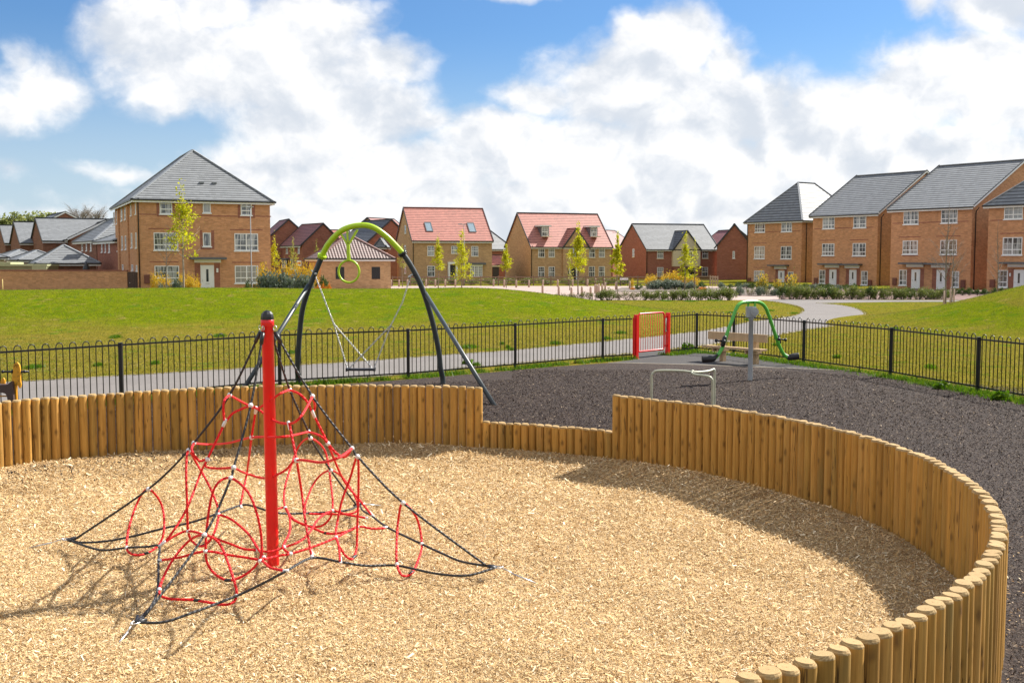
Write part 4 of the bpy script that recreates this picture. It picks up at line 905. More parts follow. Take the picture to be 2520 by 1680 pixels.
# ---------------------------------------------------------------- houses
def zoom(ox, oy, s): return lambda x, y: (ox + x/s, oy + y/s)
ZL = zoom(0, 360, 2.8); ZM = zoom(600, 480, 3.675); ZN = zoom(1160, 480, 3.675); ZR = zoom(1740, 380, 3.015); ZK = zoom(0, 500, 6.5333); ZQ = zoom(660, 520, 6.5333)
class House:
    def __init__(s, name, label, p0, p1, D, ez, rz, roof, wall, rmat, ridge='verge', group=None, overhang=.32, base=-.3, cat='house', bargeboard='verge', verge=.12, sill='white'):
        p0 = Vector((p0[0], p0[1], 0)); p1 = Vector((p1[0], p1[1], 0)); d = p1-p0; s.w = d.length; s.D = D; s.ez = ez; s.rz = rz; s.roof = roof; s.sill = sill
        s.a = math.atan2(d.y, d.x); s.root = thing(name, label, cat, tuple(p0), s.a, group); s.inv = (Matrix.Translation(p0) @ Matrix.Rotation(s.a, 4, 'Z')).inverted()
        s.wm = wall; s.rm = rmat; w = s.w; e = ez
        mb = MB(); z0 = base
        if roof == 'gx':
            mb.poly([(0,0,z0),(w,0,z0),(w,0,e),(0,0,e)]); mb.poly([(w,D,z0),(0,D,z0),(0,D,e),(w,D,e)])
            mb.poly([(0,D,z0),(0,0,z0),(0,0,e),(0,D/2,rz-.05),(0,D,e)]); mb.poly([(w,0,z0),(w,D,z0),(w,D,e),(w,D/2,rz-.05),(w,0,e)])
        elif roof == 'gy':
            mb.poly([(0,0,z0),(w,0,z0),(w,0,e),(w/2,0,rz-.05),(0,0,e)]); mb.poly([(w,D,z0),(0,D,z0),(0,D,e),(w/2,D,rz-.05),(w,D,e)])
            mb.poly([(0,D,z0),(0,0,z0),(0,0,e),(0,D,e)]); mb.poly([(w,0,z0),(w,D,z0),(w,D,e),(w,0,e)])
        else:
            mb.poly([(0,0,z0),(w,0,z0),(w,0,e),(0,0,e)]); mb.poly([(w,D,z0),(0,D,z0),(0,D,e),(w,D,e)])
            mb.poly([(0,D,z0),(0,0,z0),(0,0,e),(0,D,e)]); mb.poly([(w,0,z0),(w,D,z0),(w,D,e),(w,0,e)])
        mb.build('wall', M[wall], s.root)
        mb = MB(); o = overhang; th = .10; v_ = verge
        if roof == 'gx':
            sl = (rz-e)/(D/2); s.sl = sl; lo = e - o*sl + .12; R0 = rz+.12
            mb.slab([(-v_,-o,lo),(w+v_,-o,lo),(w+v_,D/2,R0),(-v_,D/2,R0)], th); mb.slab([(-v_,D+o,lo),(-v_,D/2,R0),(w+v_,D/2,R0),(w+v_,D+o,lo)], th)
            rg = [((-v_,D/2,R0+.02),(w+v_,D/2,R0+.02))]; ver = [((x,-o,lo-.02),(x,D/2,R0-.02)) for x in (-v_-.02, w+v_+.02)] + [((x,D+o,lo-.02),(x,D/2,R0-.02)) for x in (-v_-.02, w+v_+.02)]
            fas = [((-v_+.03,-o-.02,lo-.13),(w+v_-.03,-o-.02,lo-.13))]
        elif roof == 'gy':
            sl = (rz-e)/(w/2); s.sl = sl; lo = e - o*sl + .12; R0 = rz+.12
            mb.slab([(-o,-v_,lo),(w/2,-v_,R0),(w/2,D+v_,R0),(-o,D+v_,lo)], th); mb.slab([(w+o,-v_,lo),(w+o,D+v_,lo),(w/2,D+v_,R0),(w/2,-v_,R0)], th)
            rg = [((w/2,-v_,R0+.02),(w/2,D+v_,R0+.02))]; ver = [((-o,-v_-.02,lo-.02),(w/2,-v_-.02,R0-.02)),((w+o,-v_-.02,lo-.02),(w/2,-v_-.02,R0-.02))]
            fas = [((-o-.02,-v_+.03,lo-.13),(-o-.02,D,lo-.13)),((w+o+.02,-v_+.03,lo-.13),(w+o+.02,D,lo-.13))]
        else:
            k = min(w, D)/2; sl = (rz-e)/k; s.sl = sl; lo = e - o*sl + .12; R0 = rz+.12
            if w >= D: A, B = (k,D/2,R0), (w-k,D/2,R0)
            else: A, B = (w/2,k,R0), (w/2,D-k,R0)
            c00,c10,c11,c01 = (-o,-o,lo),(w+o,-o,lo),(w+o,D+o,lo),(-o,D+o,lo)
            if w >= D: fl = [[c00,c10,B,A],[c10,c11,B],[c11,c01,A,B],[c01,c00,A]]
            else: fl = [[c00,c10,A],[c10,c11,B,A],[c11,c01,B],[c01,c00,A,B]]
            for f in fl:
                if w >= D and len(f) == 4 and (Vector(f[2])-Vector(f[3])).length < .02: f = f[:3]
                mb.slab(f, th)
            rg = [(A,B)] if (Vector(A)-Vector(B)).length > .05 else []
            for c in (c00,c10,c11,c01): rg.append((c, A if (Vector(c)-Vector(A)).length <= (Vector(c)-Vector(B)).length else B))
            ver = []; fas = [((-o,-o-.02,lo-.13),(w+o,-o-.02,lo-.13)),((-o-.02,-o,lo-.13),(-o-.02,D+o,lo-.13)),((w+o+.02,-o,lo-.13),(w+o+.02,D+o,lo-.13))]
        mb.build('roof', M[rmat], s.root)
        mb = MB()
        for a, b in rg: mb.bar(Vector(a)+Vector((0,0,.02)), Vector(b)+Vector((0,0,.02)), .22, .09)
        mb.build('ridge_tiles', M[ridge], s.root)
        if ver:
            for a, b in ver: MB().bar(a, b, .05, .20).build('bargeboard', M[bargeboard], s.root)
            if bargeboard == 'white':
                for a, b in ver: MB().bar(Vector(a)+Vector((0,0,.13)), Vector(b)+Vector((0,0,.13)), .10, .07).build('verge_cap', M['verge'], s.root)
        mb = MB()
        for a, b in fas: mb.bar(Vector(a)-Vector((0,0,.05)), Vector(b)-Vector((0,0,.05)), .03, .17)
        mb.build('fascia', M['white'], s.root)
        mb = MB()
        for a, b in fas:
            off = Vector((0,-.06,.07)) if abs(Vector(a).y-Vector(b).y) < .1 else Vector((math.copysign(.06, a[0]-w/2),0,.07)); mb.bar(Vector(a)+off, Vector(b)+off, .13, .13)
        mb.build('gutter', M['black'], s.root); s.lo = lo
    def loc(s, face, u, v):
        o = s.inv @ CAM; d = s.inv.to_3x3() @ ray(u, v)
        if face == 'F': t = -o.y/d.y; q = o+d*t; return q.x, q.z
        if face == 'L': t = -o.x/d.x; q = o+d*t; return q.y, q.z
        if face == 'R': t = (s.w-o.x)/d.x; q = o+d*t; return q.y, q.z
    def pt(s, face, a, z, o):
        return {'F': (a, -o, z), 'L': (-o, a, z), 'R': (s.w+o, a, z)}[face]
    def bx(s, mb, face, a0, z0, a1, z1, o0, o1, mi=0):
        p, q = s.pt(face, a0, z0, o0), s.pt(face, a1, z1, o1)
        mb.box(min(p[0],q[0]), min(p[1],q[1]), min(p[2],q[2]), max(p[0],q[0]), max(p[1],q[1]), max(p[2],q[2]), mi)
    def rect(s, face, Z, q):
        a0, z1 = s.loc(face, *Z(q[0], q[1])); a1, z0 = s.loc(face, *Z(q[2], q[3])); return min(a0,a1), min(z0,z1), max(a0,a1), max(z0,z1)
    def win(s, face, Z, q, mull=1, tf=.33, gx=1, gy=1, sill=None, at=None, off=0, lower=False, pane='glass'):
        a0, z0, a1, z1 = at or s.rect(face, Z, q); mb = MB(); f = .065
        B = lambda *k: s.bx(mb, face, *k, -.01+off, .035+off)
        B(a0, z0, a1, z0+f); B(a0, z1-f, a1, z1); B(a0, z0+f, a0+f, z1-f); B(a1-f, z0+f, a1, z1-f)
        n = mull; W = (a1-a0-2*f)/n
        for k in range(1, n): B(a0+f+W*k-.045, z0+f, a0+f+W*k+.045, z1-f)
        zt = z0+(z1-z0)*tf if tf else None
        if tf:
            for k in range(n): B(a0+f+W*k+(.045 if k else 0), zt-.04, a0+f+W*(k+1)-(.045 if k < n-1 else 0), zt+.04)
        g = .014; G_ = lambda *k_: s.bx(mb, face, *k_, -.01+off, .027+off)
        for k in range(n):
            l, r = a0+f+W*k+.045*(k > 0), a0+f+W*(k+1)-.045*(k < n-1); zb = (zt+.04) if tf else z0+f; zt2 = z1-f
            for i in range(1, gx+1): G_(l+(r-l)*i/(gx+1)-g, zb, l+(r-l)*i/(gx+1)+g, zt2)
            for j in range(1, gy+1):
                zz = zb+(zt2-zb)*j/(gy+1)
                for i in range(gx+1): G_(l+(r-l)*i/(gx+1)+(g if i else 0), zz-g, l+(r-l)*(i+1)/(gx+1)-(g if i < gx else 0), zz+g)
            if tf and lower:
                for i in range(1, gx+1): G_(l+(r-l)*i/(gx+1)-g, z0+f, l+(r-l)*i/(gx+1)+g, zt-.04)
                zz = (z0+f+zt-.04)/2
                if lower == 2:
                    for i in range(gx+1): G_(l+(r-l)*i/(gx+1)+(g if i else 0), zz-g, l+(r-l)*(i+1)/(gx+1)-(g if i < gx else 0), zz+g)
            elif tf:
                for i in range(1, gx+1): G_(l+(r-l)*i/(gx+1)-g, z0+f, l+(r-l)*i/(gx+1)+g, zt-.04)
        w = mb.build('window', M['white'], s.root)
        mb = MB(); s.bx(mb, face, a0+.03, z0+.03, a1-.03, z1-.03, -.03+off, .014+off); mb.build('pane', M[pane], w)
        mb = MB(); s.bx(mb, face, a0-.07, z0-.09, a1+.07, z0-.002, -.01, .09+off); mb.build('sill', M[sill or s.sill], w)
        return w
    def patch(s, face, Z, q, m_, o=.012, name='brick_panel', at=None):
        a0, z0, a1, z1 = at or s.rect(face, Z, q); mb = MB(); s.bx(mb, face, a0, z0, a1, z1, -.05, o); return mb.build(name, M[m_], s.root)
    def door(s, face, Z, q, m_='doorw', glazed=True, off=.0):
        a0, z0, a1, z1 = s.rect(face, Z, q); z0 = max(z0, 0); mb = MB(); s.bx(mb, face, a0-.06, z0, a1+.06, z1+.06, -.01, .03+off); 
        d = mb.build('door', M['white' if m_ == 'doorw' else m_], s.root); mb = MB(); s.bx(mb, face, a0, z0+.04, a1, z1, .0, .045+off); mb.build('door_leaf', M[m_], d)
        if glazed:
            m = (a0+a1)/2; h = z1-z0; mb = MB(); s.bx(mb, face, m-.09, z0+h*.42, m+.09, z1-h*.12, .0, .055+off); mb.build('door_glass', M['glassd'], d)
            mb = MB(); s.bx(mb, face, m-.16, z0+h*.33, m+.16, z0+h*.36, .0, .06+off); s.bx(mb, face, a0+.06, z0+h*.42, a0+.10, z0+h*.50, .0, .08+off); mb.build('door_furniture', M['steel'], d)
        return d
    def canopy(s, face, Z, q, fq, proj=.75):
        a0, z0, a1, z1 = s.rect(face, Z, q); mb = MB(); s.bx(mb, face, a0, z0, a1, z1, 0, proj); c = mb.build('canopy', M['canopy'], s.root)
        a0, y0, a1, y1 = s.rect(face, Z, fq); mb = MB(); s.bx(mb, face, a0, y0, a1, z0, 0, .12); mb.build('canopy_fascia', M['white'], c)
    def pipe(s, face, a, z1, kink=True):
        mb = MB(); P_ = lambda a_, z, o: s.pt(face, a_, z, o); pts = [P_(a, 0, .07), P_(a, z1-.55, .07), P_(a, z1-.35, .10), P_(a, z1-.05, .36)]
        mb.tube(pts, .045, 8); mb.build('downpipe', M['black'], s.root)
    def meter(s, face, Z, q): s.patch(face, Z, q, 'meter', .12, 'meter_box')
    def on_roof(s, u, v):                                           # front slope of a gx roof
        o = s.inv @ CAM; d = s.inv.to_3x3() @ ray(u, v); n = Vector((0, -s.sl, 1)); c = Vector((0, 0, s.ez+.12)); t = (c-o).dot(n)/d.dot(n); return o+d*t
    def skylight(s, Z, q):
        c = s.on_roof(*Z((q[0]+q[2])/2, (q[1]+q[3])/2)); t = s.on_roof(*Z((q[0]+q[2])/2, q[1])); b = s.on_roof(*Z((q[0]+q[2])/2, q[3])); l = s.on_roof(*Z(q[0]+8, (q[1]+q[3])/2)); r = s.on_roof(*Z(q[2]-8, (q[1]+q[3])/2))
        w = abs(r.x-l.x)/2; h = (t-b).length/2; sy = Vector((0, 1, s.sl)).normalized(); nz = Vector((0, -s.sl, 1)).normalized(); M4 = Matrix((Vector((1,0,0)), sy, nz)).transposed().to_4x4(); M4.translation = c
        mb = MB(); mb.box(-w, -h, -.02, w, -h+.10, .09, 0, M4); mb.box(-w, h-.10, -.02, w, h, .09, 0, M4); mb.box(-w, -h+.1, -.02, -w+.08, h-.1, .09, 0, M4); mb.box(w-.08, -h+.1, -.02, w, h-.1, .09, 0, M4); f = mb.build('skylight', M['canopy'], s.root)
        mb = MB(); mb.box(-w+.05, -h+.05, -.03, w-.05, h-.05, .06, 0, M4); mb.build('pane', M['sky_glass'], f)
    def bay(s, xa, xb, eb, ap, proj, wall, rmat, z0=0, ridge='verge'):
        mb = MB(); m = (xa+xb)/2; mb.poly([(xa,-proj,z0),(xb,-proj,z0),(xb,-proj,eb),(m,-proj,ap-.05),(xa,-proj,eb)]); mb.poly([(xa,.05,z0),(xa,-proj,z0),(xa,-proj,eb),(xa,.05,eb)]); mb.poly([(xb,-proj,z0),(xb,.05,z0),(xb,.05,eb),(xb,-proj,eb)])
        if z0 > .1: mb.poly([(xa,-proj,z0),(xa,.05,z0),(xb,.05,z0),(xb,-proj,z0)])
        g = mb.build('gable_bay', M[wall], s.root)
        yr = (ap-s.ez)/s.sl + .05; ye = max(0, (eb-s.ez)/s.sl) + .05; o = .18; lo = eb - o*(ap-eb)/(m-xa); A = ap+.1; f = -proj-.12
        mb = MB(); mb.slab([(xa-o,f,lo+.1),(m,f,A),(m,yr,A),(xa-o,ye,lo+.1)], .09); mb.slab([(xb+o,ye,lo+.1),(m,yr,A),(m,f,A),(xb+o,f,lo+.1)], .09); r = mb.build('bay_roof', M[rmat], g)
        mb = MB(); mb.bar((xa-o,f-.02,lo+.05),(m,f-.02,A-.02), .05, .2); mb.bar((xb+o,f-.02,lo+.05),(m,f-.02,A-.02), .05, .2); mb.bar((m,f,A+.03),(m,yr,A+.03), .2, .08); mb.build('bay_verge', M[ridge], r)
    def dormer(s, Z, wq, rq):
        """small flat-roofed dormer on the front slope; wq window px box, rq roof px box"""
        c = s.on_roof(*Z((wq[0]+wq[2])/2, wq[3])); yb = c.y; zb = c.z; o = s.inv @ CAM
        def onp(u, v): d = s.inv.to_3x3() @ ray(u, v); t = (yb-o.y)/d.y; q = o+d*t; return q.x, q.z
        x0, zt = onp(*Z(wq[0], wq[1])); x1, _ = onp(*Z(wq[2], wq[3])); x0 -= .12; x1 += .12; zt += .12; ye = (zt+.1-s.ez-.12)/s.sl
        mb = MB(); mb.poly([(x0,yb,zb-.3),(x1,yb,zb-.3),(x1,yb,zt),(x0,yb,zt)]); mb.poly([(x0,ye,zt),(x0,yb,zb-.3),(x0,yb,zt)]); mb.poly([(x1,yb,zb-.3),(x1,ye,zt),(x1,yb,zt)]); d = mb.build('dormer', M['canopy'], s.root)
        mb = MB(); mb.box(x0-.25, yb-.3, zt, x1+.25, ye+.1, zt+.16); mb.build('dormer_roof', M['white'], d)
        mb = MB(); mb.box(x0-.22, yb-.27, zt+.161, x1+.22, ye+.3, zt+.20); mb.build('dormer_roof_lead', M['canopy'], d)
        w = s.win('F', None, None, 1, .5, 2, 1, at=(x0+.12, zb+.05, x1-.12, zt-.1), off=-yb+.0, lower=True); w.parent = d
    def line(s, face, Z, x0, x1, y, m_='trim'):
        a0, z = s.loc(face, *Z(x0, y)); a1, _ = s.loc(face, *Z(x1, y)); mb = MB(); s.bx(mb, face, min(a0,a1), z-.04, max(a0,a1), z+.04, -.02, .012); mb.build('brick_band', M[m_], s.root)
def skyglass(t, b): t.put(b.inputs['Base Color'], (.25, .32, .36))
M['sky_glass'] = mat('skylight_glass', rough=.05, spec=1.0, fn=skyglass)
def at(u, Y): p = XY(u, Y); return (p.x, p.y)
def uofpt(p): return 1260 + FPX*p[0]/p[1]
# --- the big block on the left
L0 = Vector(at(338.6, 85)); a_ = R(25); dL = Vector((math.cos(a_), math.sin(a_))); 
k_ = (668-1260)/FPX; wL = (k_*L0.y - L0.x)/(dL.x - k_*dL.y); L1 = L0 + dL*wL
h = House('apartment_house', 'three-storey buff brick block with a grey pyramid-like roof and a white door', L0, L1, 17.5, 7.62, 11.75, 'hip', 'buff', 'slate', 'ridge')
for q, mu in (((1098,357,1187,467),1),((1657,372,1735,475),1)): h.win('F', ZL, q, 1, .3, 1, 1)
for q in ((1058,594,1229,715),(1614,600,1779,719),(1064,823,1236,943),(1617,822,1780,941)): h.win('F', ZL, q, 2, .3, 1, 1)
for q in ((1396,367,1452,459),(1397,596,1454,690)): h.win('F', ZL, q, 1, None, 0, 0)
for q in ((1077,372,1097,485),(1188,372,1212,485),(1097,471,1188,485),(1637,376,1656,495),(1736,376,1757,495),(1656,480,1736,495),(1378,578,1396,710),(1455,578,1477,710),(1396,696,1455,710),(1340,802,1382,985),(1476,802,1518,985)): h.patch('F', ZL, q, 'trim')
for x0, x1, y in ((950,1077,468),(1240,1637,476),(1757,1868,482),(1022,1240,567),(1585,1810,574),(1030,1230,796),(1600,1800,800)): h.line('F', ZL, x0, x1, y)
h.door('F', ZL, (1386,824,1472,1010)); h.canopy('F', ZL, (1305,765,1551,780), (1337,780,1521,801)); h.meter('F', ZL, (993,885,1035,945))
h.patch('F', ZL, (1490,840,1503,868), 'white', .10, 'wall_lamp'); h.pipe('F', .12, 7.6)
for q in ((2100,-20,2117,195),(2176,-20,2190,172),(2108,482,2133,712),(2180,475,2203,715),(2118,985,2145,1080),(2190,995,2212,1090),(1945,70,1972,278),(2002,45,2028,258),(1955,530,1980,745),(2010,525,2037,740),(1965,985,1990,1075),(1824,145,1842,338),(1870,132,1893,325),(1832,572,1852,766),(1878,570,1900,766)):
    h.win('L', ZK, q, 1, .3, 1, 1)
for x0, x1 in ((1906,1930),(2052,2078)):
    a0, _ = h.loc('L', *ZK(x0, 500)); a1, _ = h.loc('L', *ZK(x1, 500)); h.patch('L', None, None, 'buff', .12, 'brick_pier', at=(min(a0, a1), 0, max(a0, a1), 7.4))
for (x, y) in ((1390,253),(1477,256)):
    o = h.inv @ CAM; d = h.inv.to_3x3() @ ray(*ZL(x, y)); n = Vector((0, -h.sl, 1)); c = Vector((0, 0, h.ez+.12)); p = o + d*((c-o).dot(n)/d.dot(n)); mb = MB(); mb.box(p.x-.16, p.y-.15, p.z-.05, p.x+.16, p.y+.12, p.z+.10); mb.build('roof_vent', M['ridge'], h.root)
# --- terrace row on the right
def rowp(u, v, ez=7.69): p = G(u, v, ez); return Vector((p.x, p.y))
def backdir(p0, p1): d = (p1-p0).normalized(); return Vector((-d.y, d.x))
def tback(p, n, u): k = (u-1260)/FPX; return (k*p.y-p.x)/(n.x-k*n.y)
A0, A1 = rowp(1839.5, 542.6), rowp(1969.9, 537.0)
B0, B1 = rowp(2001, 530.4), rowp(2155.6, 524.2)
C0, C1 = rowp(2194.4, 515.2), rowp(2386, 508.2)
dr = ((A1-A0).normalized() + (B1-B0).normalized() + (C1-C0).normalized()).normalized()
def fixrow(p0, u1): k = (u1-1260)/FPX; return p0 + dr*((k*p0.y-p0.x)/(dr.x-k*dr.y))
A1, B1, C1 = fixrow(A0, 1969.9), fixrow(B0, 2155.6), fixrow(C0, 2386)
D0 = rowp(2434, 501); D1 = D0 + dr*9.5
nb = Vector((-dr.y, dr.x))
tb = (tback(B0, nb, 2100)+tback(B1, nb, 2272))/2; tc = (tback(C0, nb, 2300.5)+tback(C1, nb, 2513))/2
rzB = zat(424, (B1+nb*tb).y); rzC = zat(396.6, (C1+nb*tc).y); wA = (A1-A0).length; rzA = zat(452, (A0+dr*wA/2+nb*(wA/2+1)).y)
ROWG = 'three-storey terrace houses with white doors'
h1 = House('terrace_house', 'buff brick house with a hipped grey roof at the far end of the terrace row', A0, A1, wA+3.2, 7.69, rzA, 'hip', 'buff', 'slate_row', 'ridge', ROWG)
for q in ((357,497,430,577),(553,492,630,573),(352,682,427,774),(549,682,627,775),(350,862,424,950)): h1.win('F', ZR, q, 2, .3, 1, 1)
h1.win('F', ZR, (603,870,640,950), 1, .3, 1, 1); h1.patch('F', ZR, (508,850,529,985), 'trim'); h1.patch('F', ZR, (571,850,592,985), 'trim')
h1.door('F', ZR, (531,866,570,1000)); h1.canopy('F', ZR, (475,818,608,829), (502,829,592,850)); h1.meter('F', ZR, (303,915,325,955)); h1.meter('F', ZR, (648,928,668,972))
h1.pipe('F', .1, 7.6); h1.pipe('R', .8, 7.6)
for x0, x1, y in ((305,690,578),(338,440,659),(535,640,655),(345,450,838)): h1.line('F', ZR, x0, x1, y)
h2 = House('terrace_house', 'buff brick house with a gabled grey roof and twin canopies, second from the far end', B0, B1, 2*tb, 7.69, rzB, 'gx', 'buff', 'slate_row', 'ridge', ROWG, bargeboard='white', verge=.3)
for q in ((860,465,946,550),(1088,455,1181,543),(856,662,944,750),(1082,659,1177,752)): h2.win('F', ZR, q, 2, .3, 1, 1)
for q in ((834,857,876,957),(1146,865,1191,968)): h2.win('F', ZR, q, 1, .3, 1, 1)
for q in ((882,848,909,985),(957,848,980,985),(1031,848,1057,985),(1107,848,1132,985)): h2.patch('F', ZR, q, 'trim')
h2.door('F', ZR, (912,858,955,1010)); h2.door('F', ZR, (1060,860,1104,1010)); h2.canopy('F', ZR, (850,808,1001,820), (878,820,982,840)); h2.canopy('F', ZR, (1009,811,1153,823), (1025,823,1133,844))
h2.meter('F', ZR, (797,915,820,962)); h2.meter('F', ZR, (1197,930,1224,975)); h2.pipe('R', .5, 7.6)
for x0, x1, y in ((795,1235,552),(835,950,638),(1060,1195,634),(850,945,758),(1080,1180,760)): h2.line('F', ZR, x0, x1, y)
h3 = House('terrace_house', 'tall buff brick house with a gabled grey roof behind the bare staked trees', C0, C1, 2*tc, 7.69, rzC, 'gx', 'buff', 'slate_row', 'ridge', ROWG, bargeboard='white', verge=.3)
for q in ((1461,417,1569,517),(1740,404,1858,507),(1454,640,1563,740),(1733,636,1852,742)): h3.win('F', ZR, q, 2, .3, 1, 1)
for q in ((1428,856,1480,970),(1820,866,1868,985)): h3.win('F', ZR, q, 1, .3, 1, 1)
for q in ((1486,846,1518,990),(1577,846,1607,990),(1672,846,1704,1000),(1768,846,1800,1000)): h3.patch('F', ZR, q, 'trim')
h3.door('F', ZR, (1522,858,1574,1010)); h3.door('F', ZR, (1709,861,1763,1020)); h3.canopy('F', ZR, (1450,802,1629,815), (1483,815,1608,835)); h3.canopy('F', ZR, (1637,805,1812,818), (1667,818,1800,840))
h3.meter('F', ZR, (1380,915,1406,970)); h3.meter('F', ZR, (1885,930,1917,990)); h3.pipe('R', .5, 7.6)
for x0, x1, y in ((1375,1940,512),(1425,1585,614),(1700,1880,607),(1450,1565,752),(1730,1855,752)): h3.line('F', ZR, x0, x1, y)
h4 = House('terrace_house', 'buff brick house with a hipped grey roof above the grass mound, nearest of its row', D0, D1, 12.5, 7.69, 11.9, 'hip', 'buff', 'slate_row', 'ridge', ROWG)
for q in ((2208,372,2342,477),(2197,616,2337,745)): h4.win('F', ZR, q, 2, .3, 1, 1)
h4.win('F', ZR, (2165,858,2230,985), 1, .3, 1, 1); h4.patch('F', ZR, (2236,845,2278,1010), 'trim'); h4.patch('F', ZR, (2350,845,2390,1010), 'trim'); h4.door('F', ZR, (2283,861,2346,1030)); h4.canopy('F', ZR, (2200,798,2392,812), (2235,812,2372,835)); h4.meter('F', ZR, (2102,928,2137,985)); h4.patch('F', ZR, (2247,880,2256,905), 'white', .1, 'wall_lamp')
for x0, x1, y in ((2100,2400,490),(2175,2360,587)): h4.line('F', ZR, x0, x1, y)
# --- detached houses across the middle
def rot(u0, Y0, deg, u1):
    p0 = Vector(at(u0, Y0)); d = Vector((math.cos(R(deg)), math.sin(R(deg)))); k = (u1-1260)/FPX; return p0, p0 + d*((k*p0.y-p0.x)/(d.x-k*d.y))
p0, p1 = rot(1015, 136, 17.6, 1211); e = zat(589.4, 136)
hB = House('red_roof_house', 'tan brick house with a plain red roof and two skylights', p0, p1, 9.4, e, zat(513, 140.5), 'gx', 'buff2', 'redroof', 'ridge_r', sill='render')
for q in ((1660,460,1722,550),(1875,460,1930,530),(2057,462,2120,553),(1660,640,1727,738)): hB.win('F', ZM, q, 1, .5, 2, 1, lower=True)
hB.skylight(ZM, (1633,250,1710,330)); hB.skylight(ZM, (2020,255,2100,336))
hB.win('F', ZM, (2040,640,2150,738), 3, None, 1, 3, off=.35); hB.patch('F', ZM, (2035,740,2155,800), 'buff2', .34, 'bay_base'); hB.patch('F', ZM, (2010,612,2180,630), 'canopy', .6, 'bay_canopy'); hB.patch('F', ZM, (2038,630,2155,642), 'white', .4, 'bay_head')
hB.door('F', ZM, (1868,640,1905,790), 'black', False); hB.patch('F', ZM, (1840,605,1930,625), 'white', .5, 'porch_roof'); hB.patch('F', ZM, (1843,625,1858,800), 'white', .45, 'porch_column'); hB.patch('F', ZM, (1912,625,1927,800), 'white', .45, 'porch_column')
for q in ((1455,275,1469,347),(1453,455,1468,520),(1453,625,1468,710)): hB.win('L', ZM, q, 1, .5, 0, 1)
hB.pipe('F', .1, e)
p0, p1 = rot(1306, 147, 21, 1503.5); e = zat(604, 147); hC = House('red_roof_house', 'tan brick house with a red roof, two dormers and a central gable', p0, p1, 9.5, e, zat(526, 151.5), 'gx', 'buff2', 'redroof', 'verge', sill='render')
for q in ((604,474,662,563),(698,474,753,562),(1063,477,1117,565),(1153,477,1206,563),(604,647,660,745),(698,647,753,745),(1061,645,1115,742),(1152,645,1205,742)): hC.win('F', ZN, q, 1, .5, 2, 1, lower=True)
xa = hC.loc('F', *ZN(822, 500))[0]; xb = hC.loc('F', *ZN(1052, 500))[0]; hC.bay(xa, xb, e-.2, zat(563, 148), .35, 'buff2', 'redroof', 0, 'verge')
hC.win('F', ZN, (910,474,965,562), 1, .5, 2, 1, off=.36, lower=True); hC.dormer(ZN, (637,292,695,376), None); hC.dormer(ZN, (1079,298,1133,378), None)
hC.patch('F', ZN, (863,650,960,770), 'black', .40, 'door_surround'); hC.patch('F', ZN, (872,655,886,770), 'white', .42, 'side_light'); hC.patch('F', ZN, (935,655,944,770), 'white', .42, 'side_light'); hC.pipe('F', .1, e)
p0, p1 = rot(1590, 156, 17.8, 1765); e = zat(611.5, 156); hD = House('grey_roof_house', 'red brick house with a cream rendered gable and light grey roof', p0, p1, 9.5, e, zat(552.5, 160), 'gx', 'redb', 'slate', 'verge', sill='render')
for q in ((1680,490,1735,573),(2088,488,2140,573),(1680,653,1735,738),(2085,652,2138,738)): hD.win('F', ZN, q, 1, .5, 2, 1, lower=True)
xa = hD.loc('F', *ZN(1812, 600))[0]; xb = hD.loc('F', *ZN(2058, 600))[0]; zs = hD.loc('F', *ZN(1900, 645))[1]; hD.bay(xa, xb, e-.15, zat(569, 157), .45, 'render', 'slate_d', zs, 'verge')
hD.patch('F', None, None, 'redb', .40, 'porch_wall', at=(xa+.1, -.3, xb-.05, zs-.005)); hD.patch('F', ZN, (1900,650,2010,780), 'black', .44, 'porch_opening'); hD.win('F', ZN, (1940,510,1985,575), 1, .5, 2, 1, off=.46); hD.win('L', ZN, (1458,487,1475,560), 1, None, 0, 2); hD.pipe('F', .1, e)
p0, p1 = Vector(at(1765, 150)), Vector(at(1848, 149.2)); hE = House('red_gable_house', 'plain red brick gable end with one slim window beside the terrace row', p0, p1, 9, zat(604, 151), zat(554, 151), 'gy', 'redb', 'slate', 'verge'); hE.win('F', ZR, (190,718,206,770), 1, None, 0, 2)
def simple(name, label, p0, p1, D, ve, vr, roof, wall, rmat, ridge='verge', Yr=None, wins=(), **k):
    p0, p1 = Vector(at(*p0)), Vector(at(*p1)); e = zat(ve, p0.y); r = zat(vr, Yr or p0.y+D*.4); hh = House(name, label, p0, p1, D, e, r, roof, wall, rmat, ridge, **k)
    return hh
hR2 = simple('maroon_roof_house', 'red brick house with a maroon roof between the big block and the tiled garage', (695,166.5), (744,160), 6.6, 602.5, 551.5, 'gx', 'redb', 'maroon', Yr=162)
for q in ((288,560,318,680),(478,560,508,680)): hR2.win('F', ZQ, q, 1, .5, 1, 1, sill='render')
hR2.win('F', ZQ, (255,790,330,905), 2, .3, 1, 1, off=.3); hR2.patch('F', ZQ, (240,755,345,780), 'canopy', .5, 'bay_canopy'); hR2.win('F', ZQ, (360,770,400,930), 1, None, 0, 0, off=.02)
simple('maroon_roof_house', 'red brick gabled house half hidden behind the big buff block', (632,175), (652,167), 7.4, 596, 541, 'gx', 'redb', 'maroon', Yr=168)
simple('grey_roof_house', 'red brick house with a slate grey roof seen through the lime swing arch', (840,158), (906,150), 7.0, 597, 542, 'gx', 'redb', 'slate_d', Yr=152)
simple('grey_roof_house', 'low grey-roofed wing tucked beside the tan gable of the red roofed house', (925,143), (946,143), 4, 602, 588, 'hip', 'redb', 'slate')
simple('red_roof_house', 'sliver of a maroon-roofed house behind the tan gable with the skylights', (968,160), (1030,166), 9, 590, 535, 'gx', 'buff2', 'maroon', Yr=158)
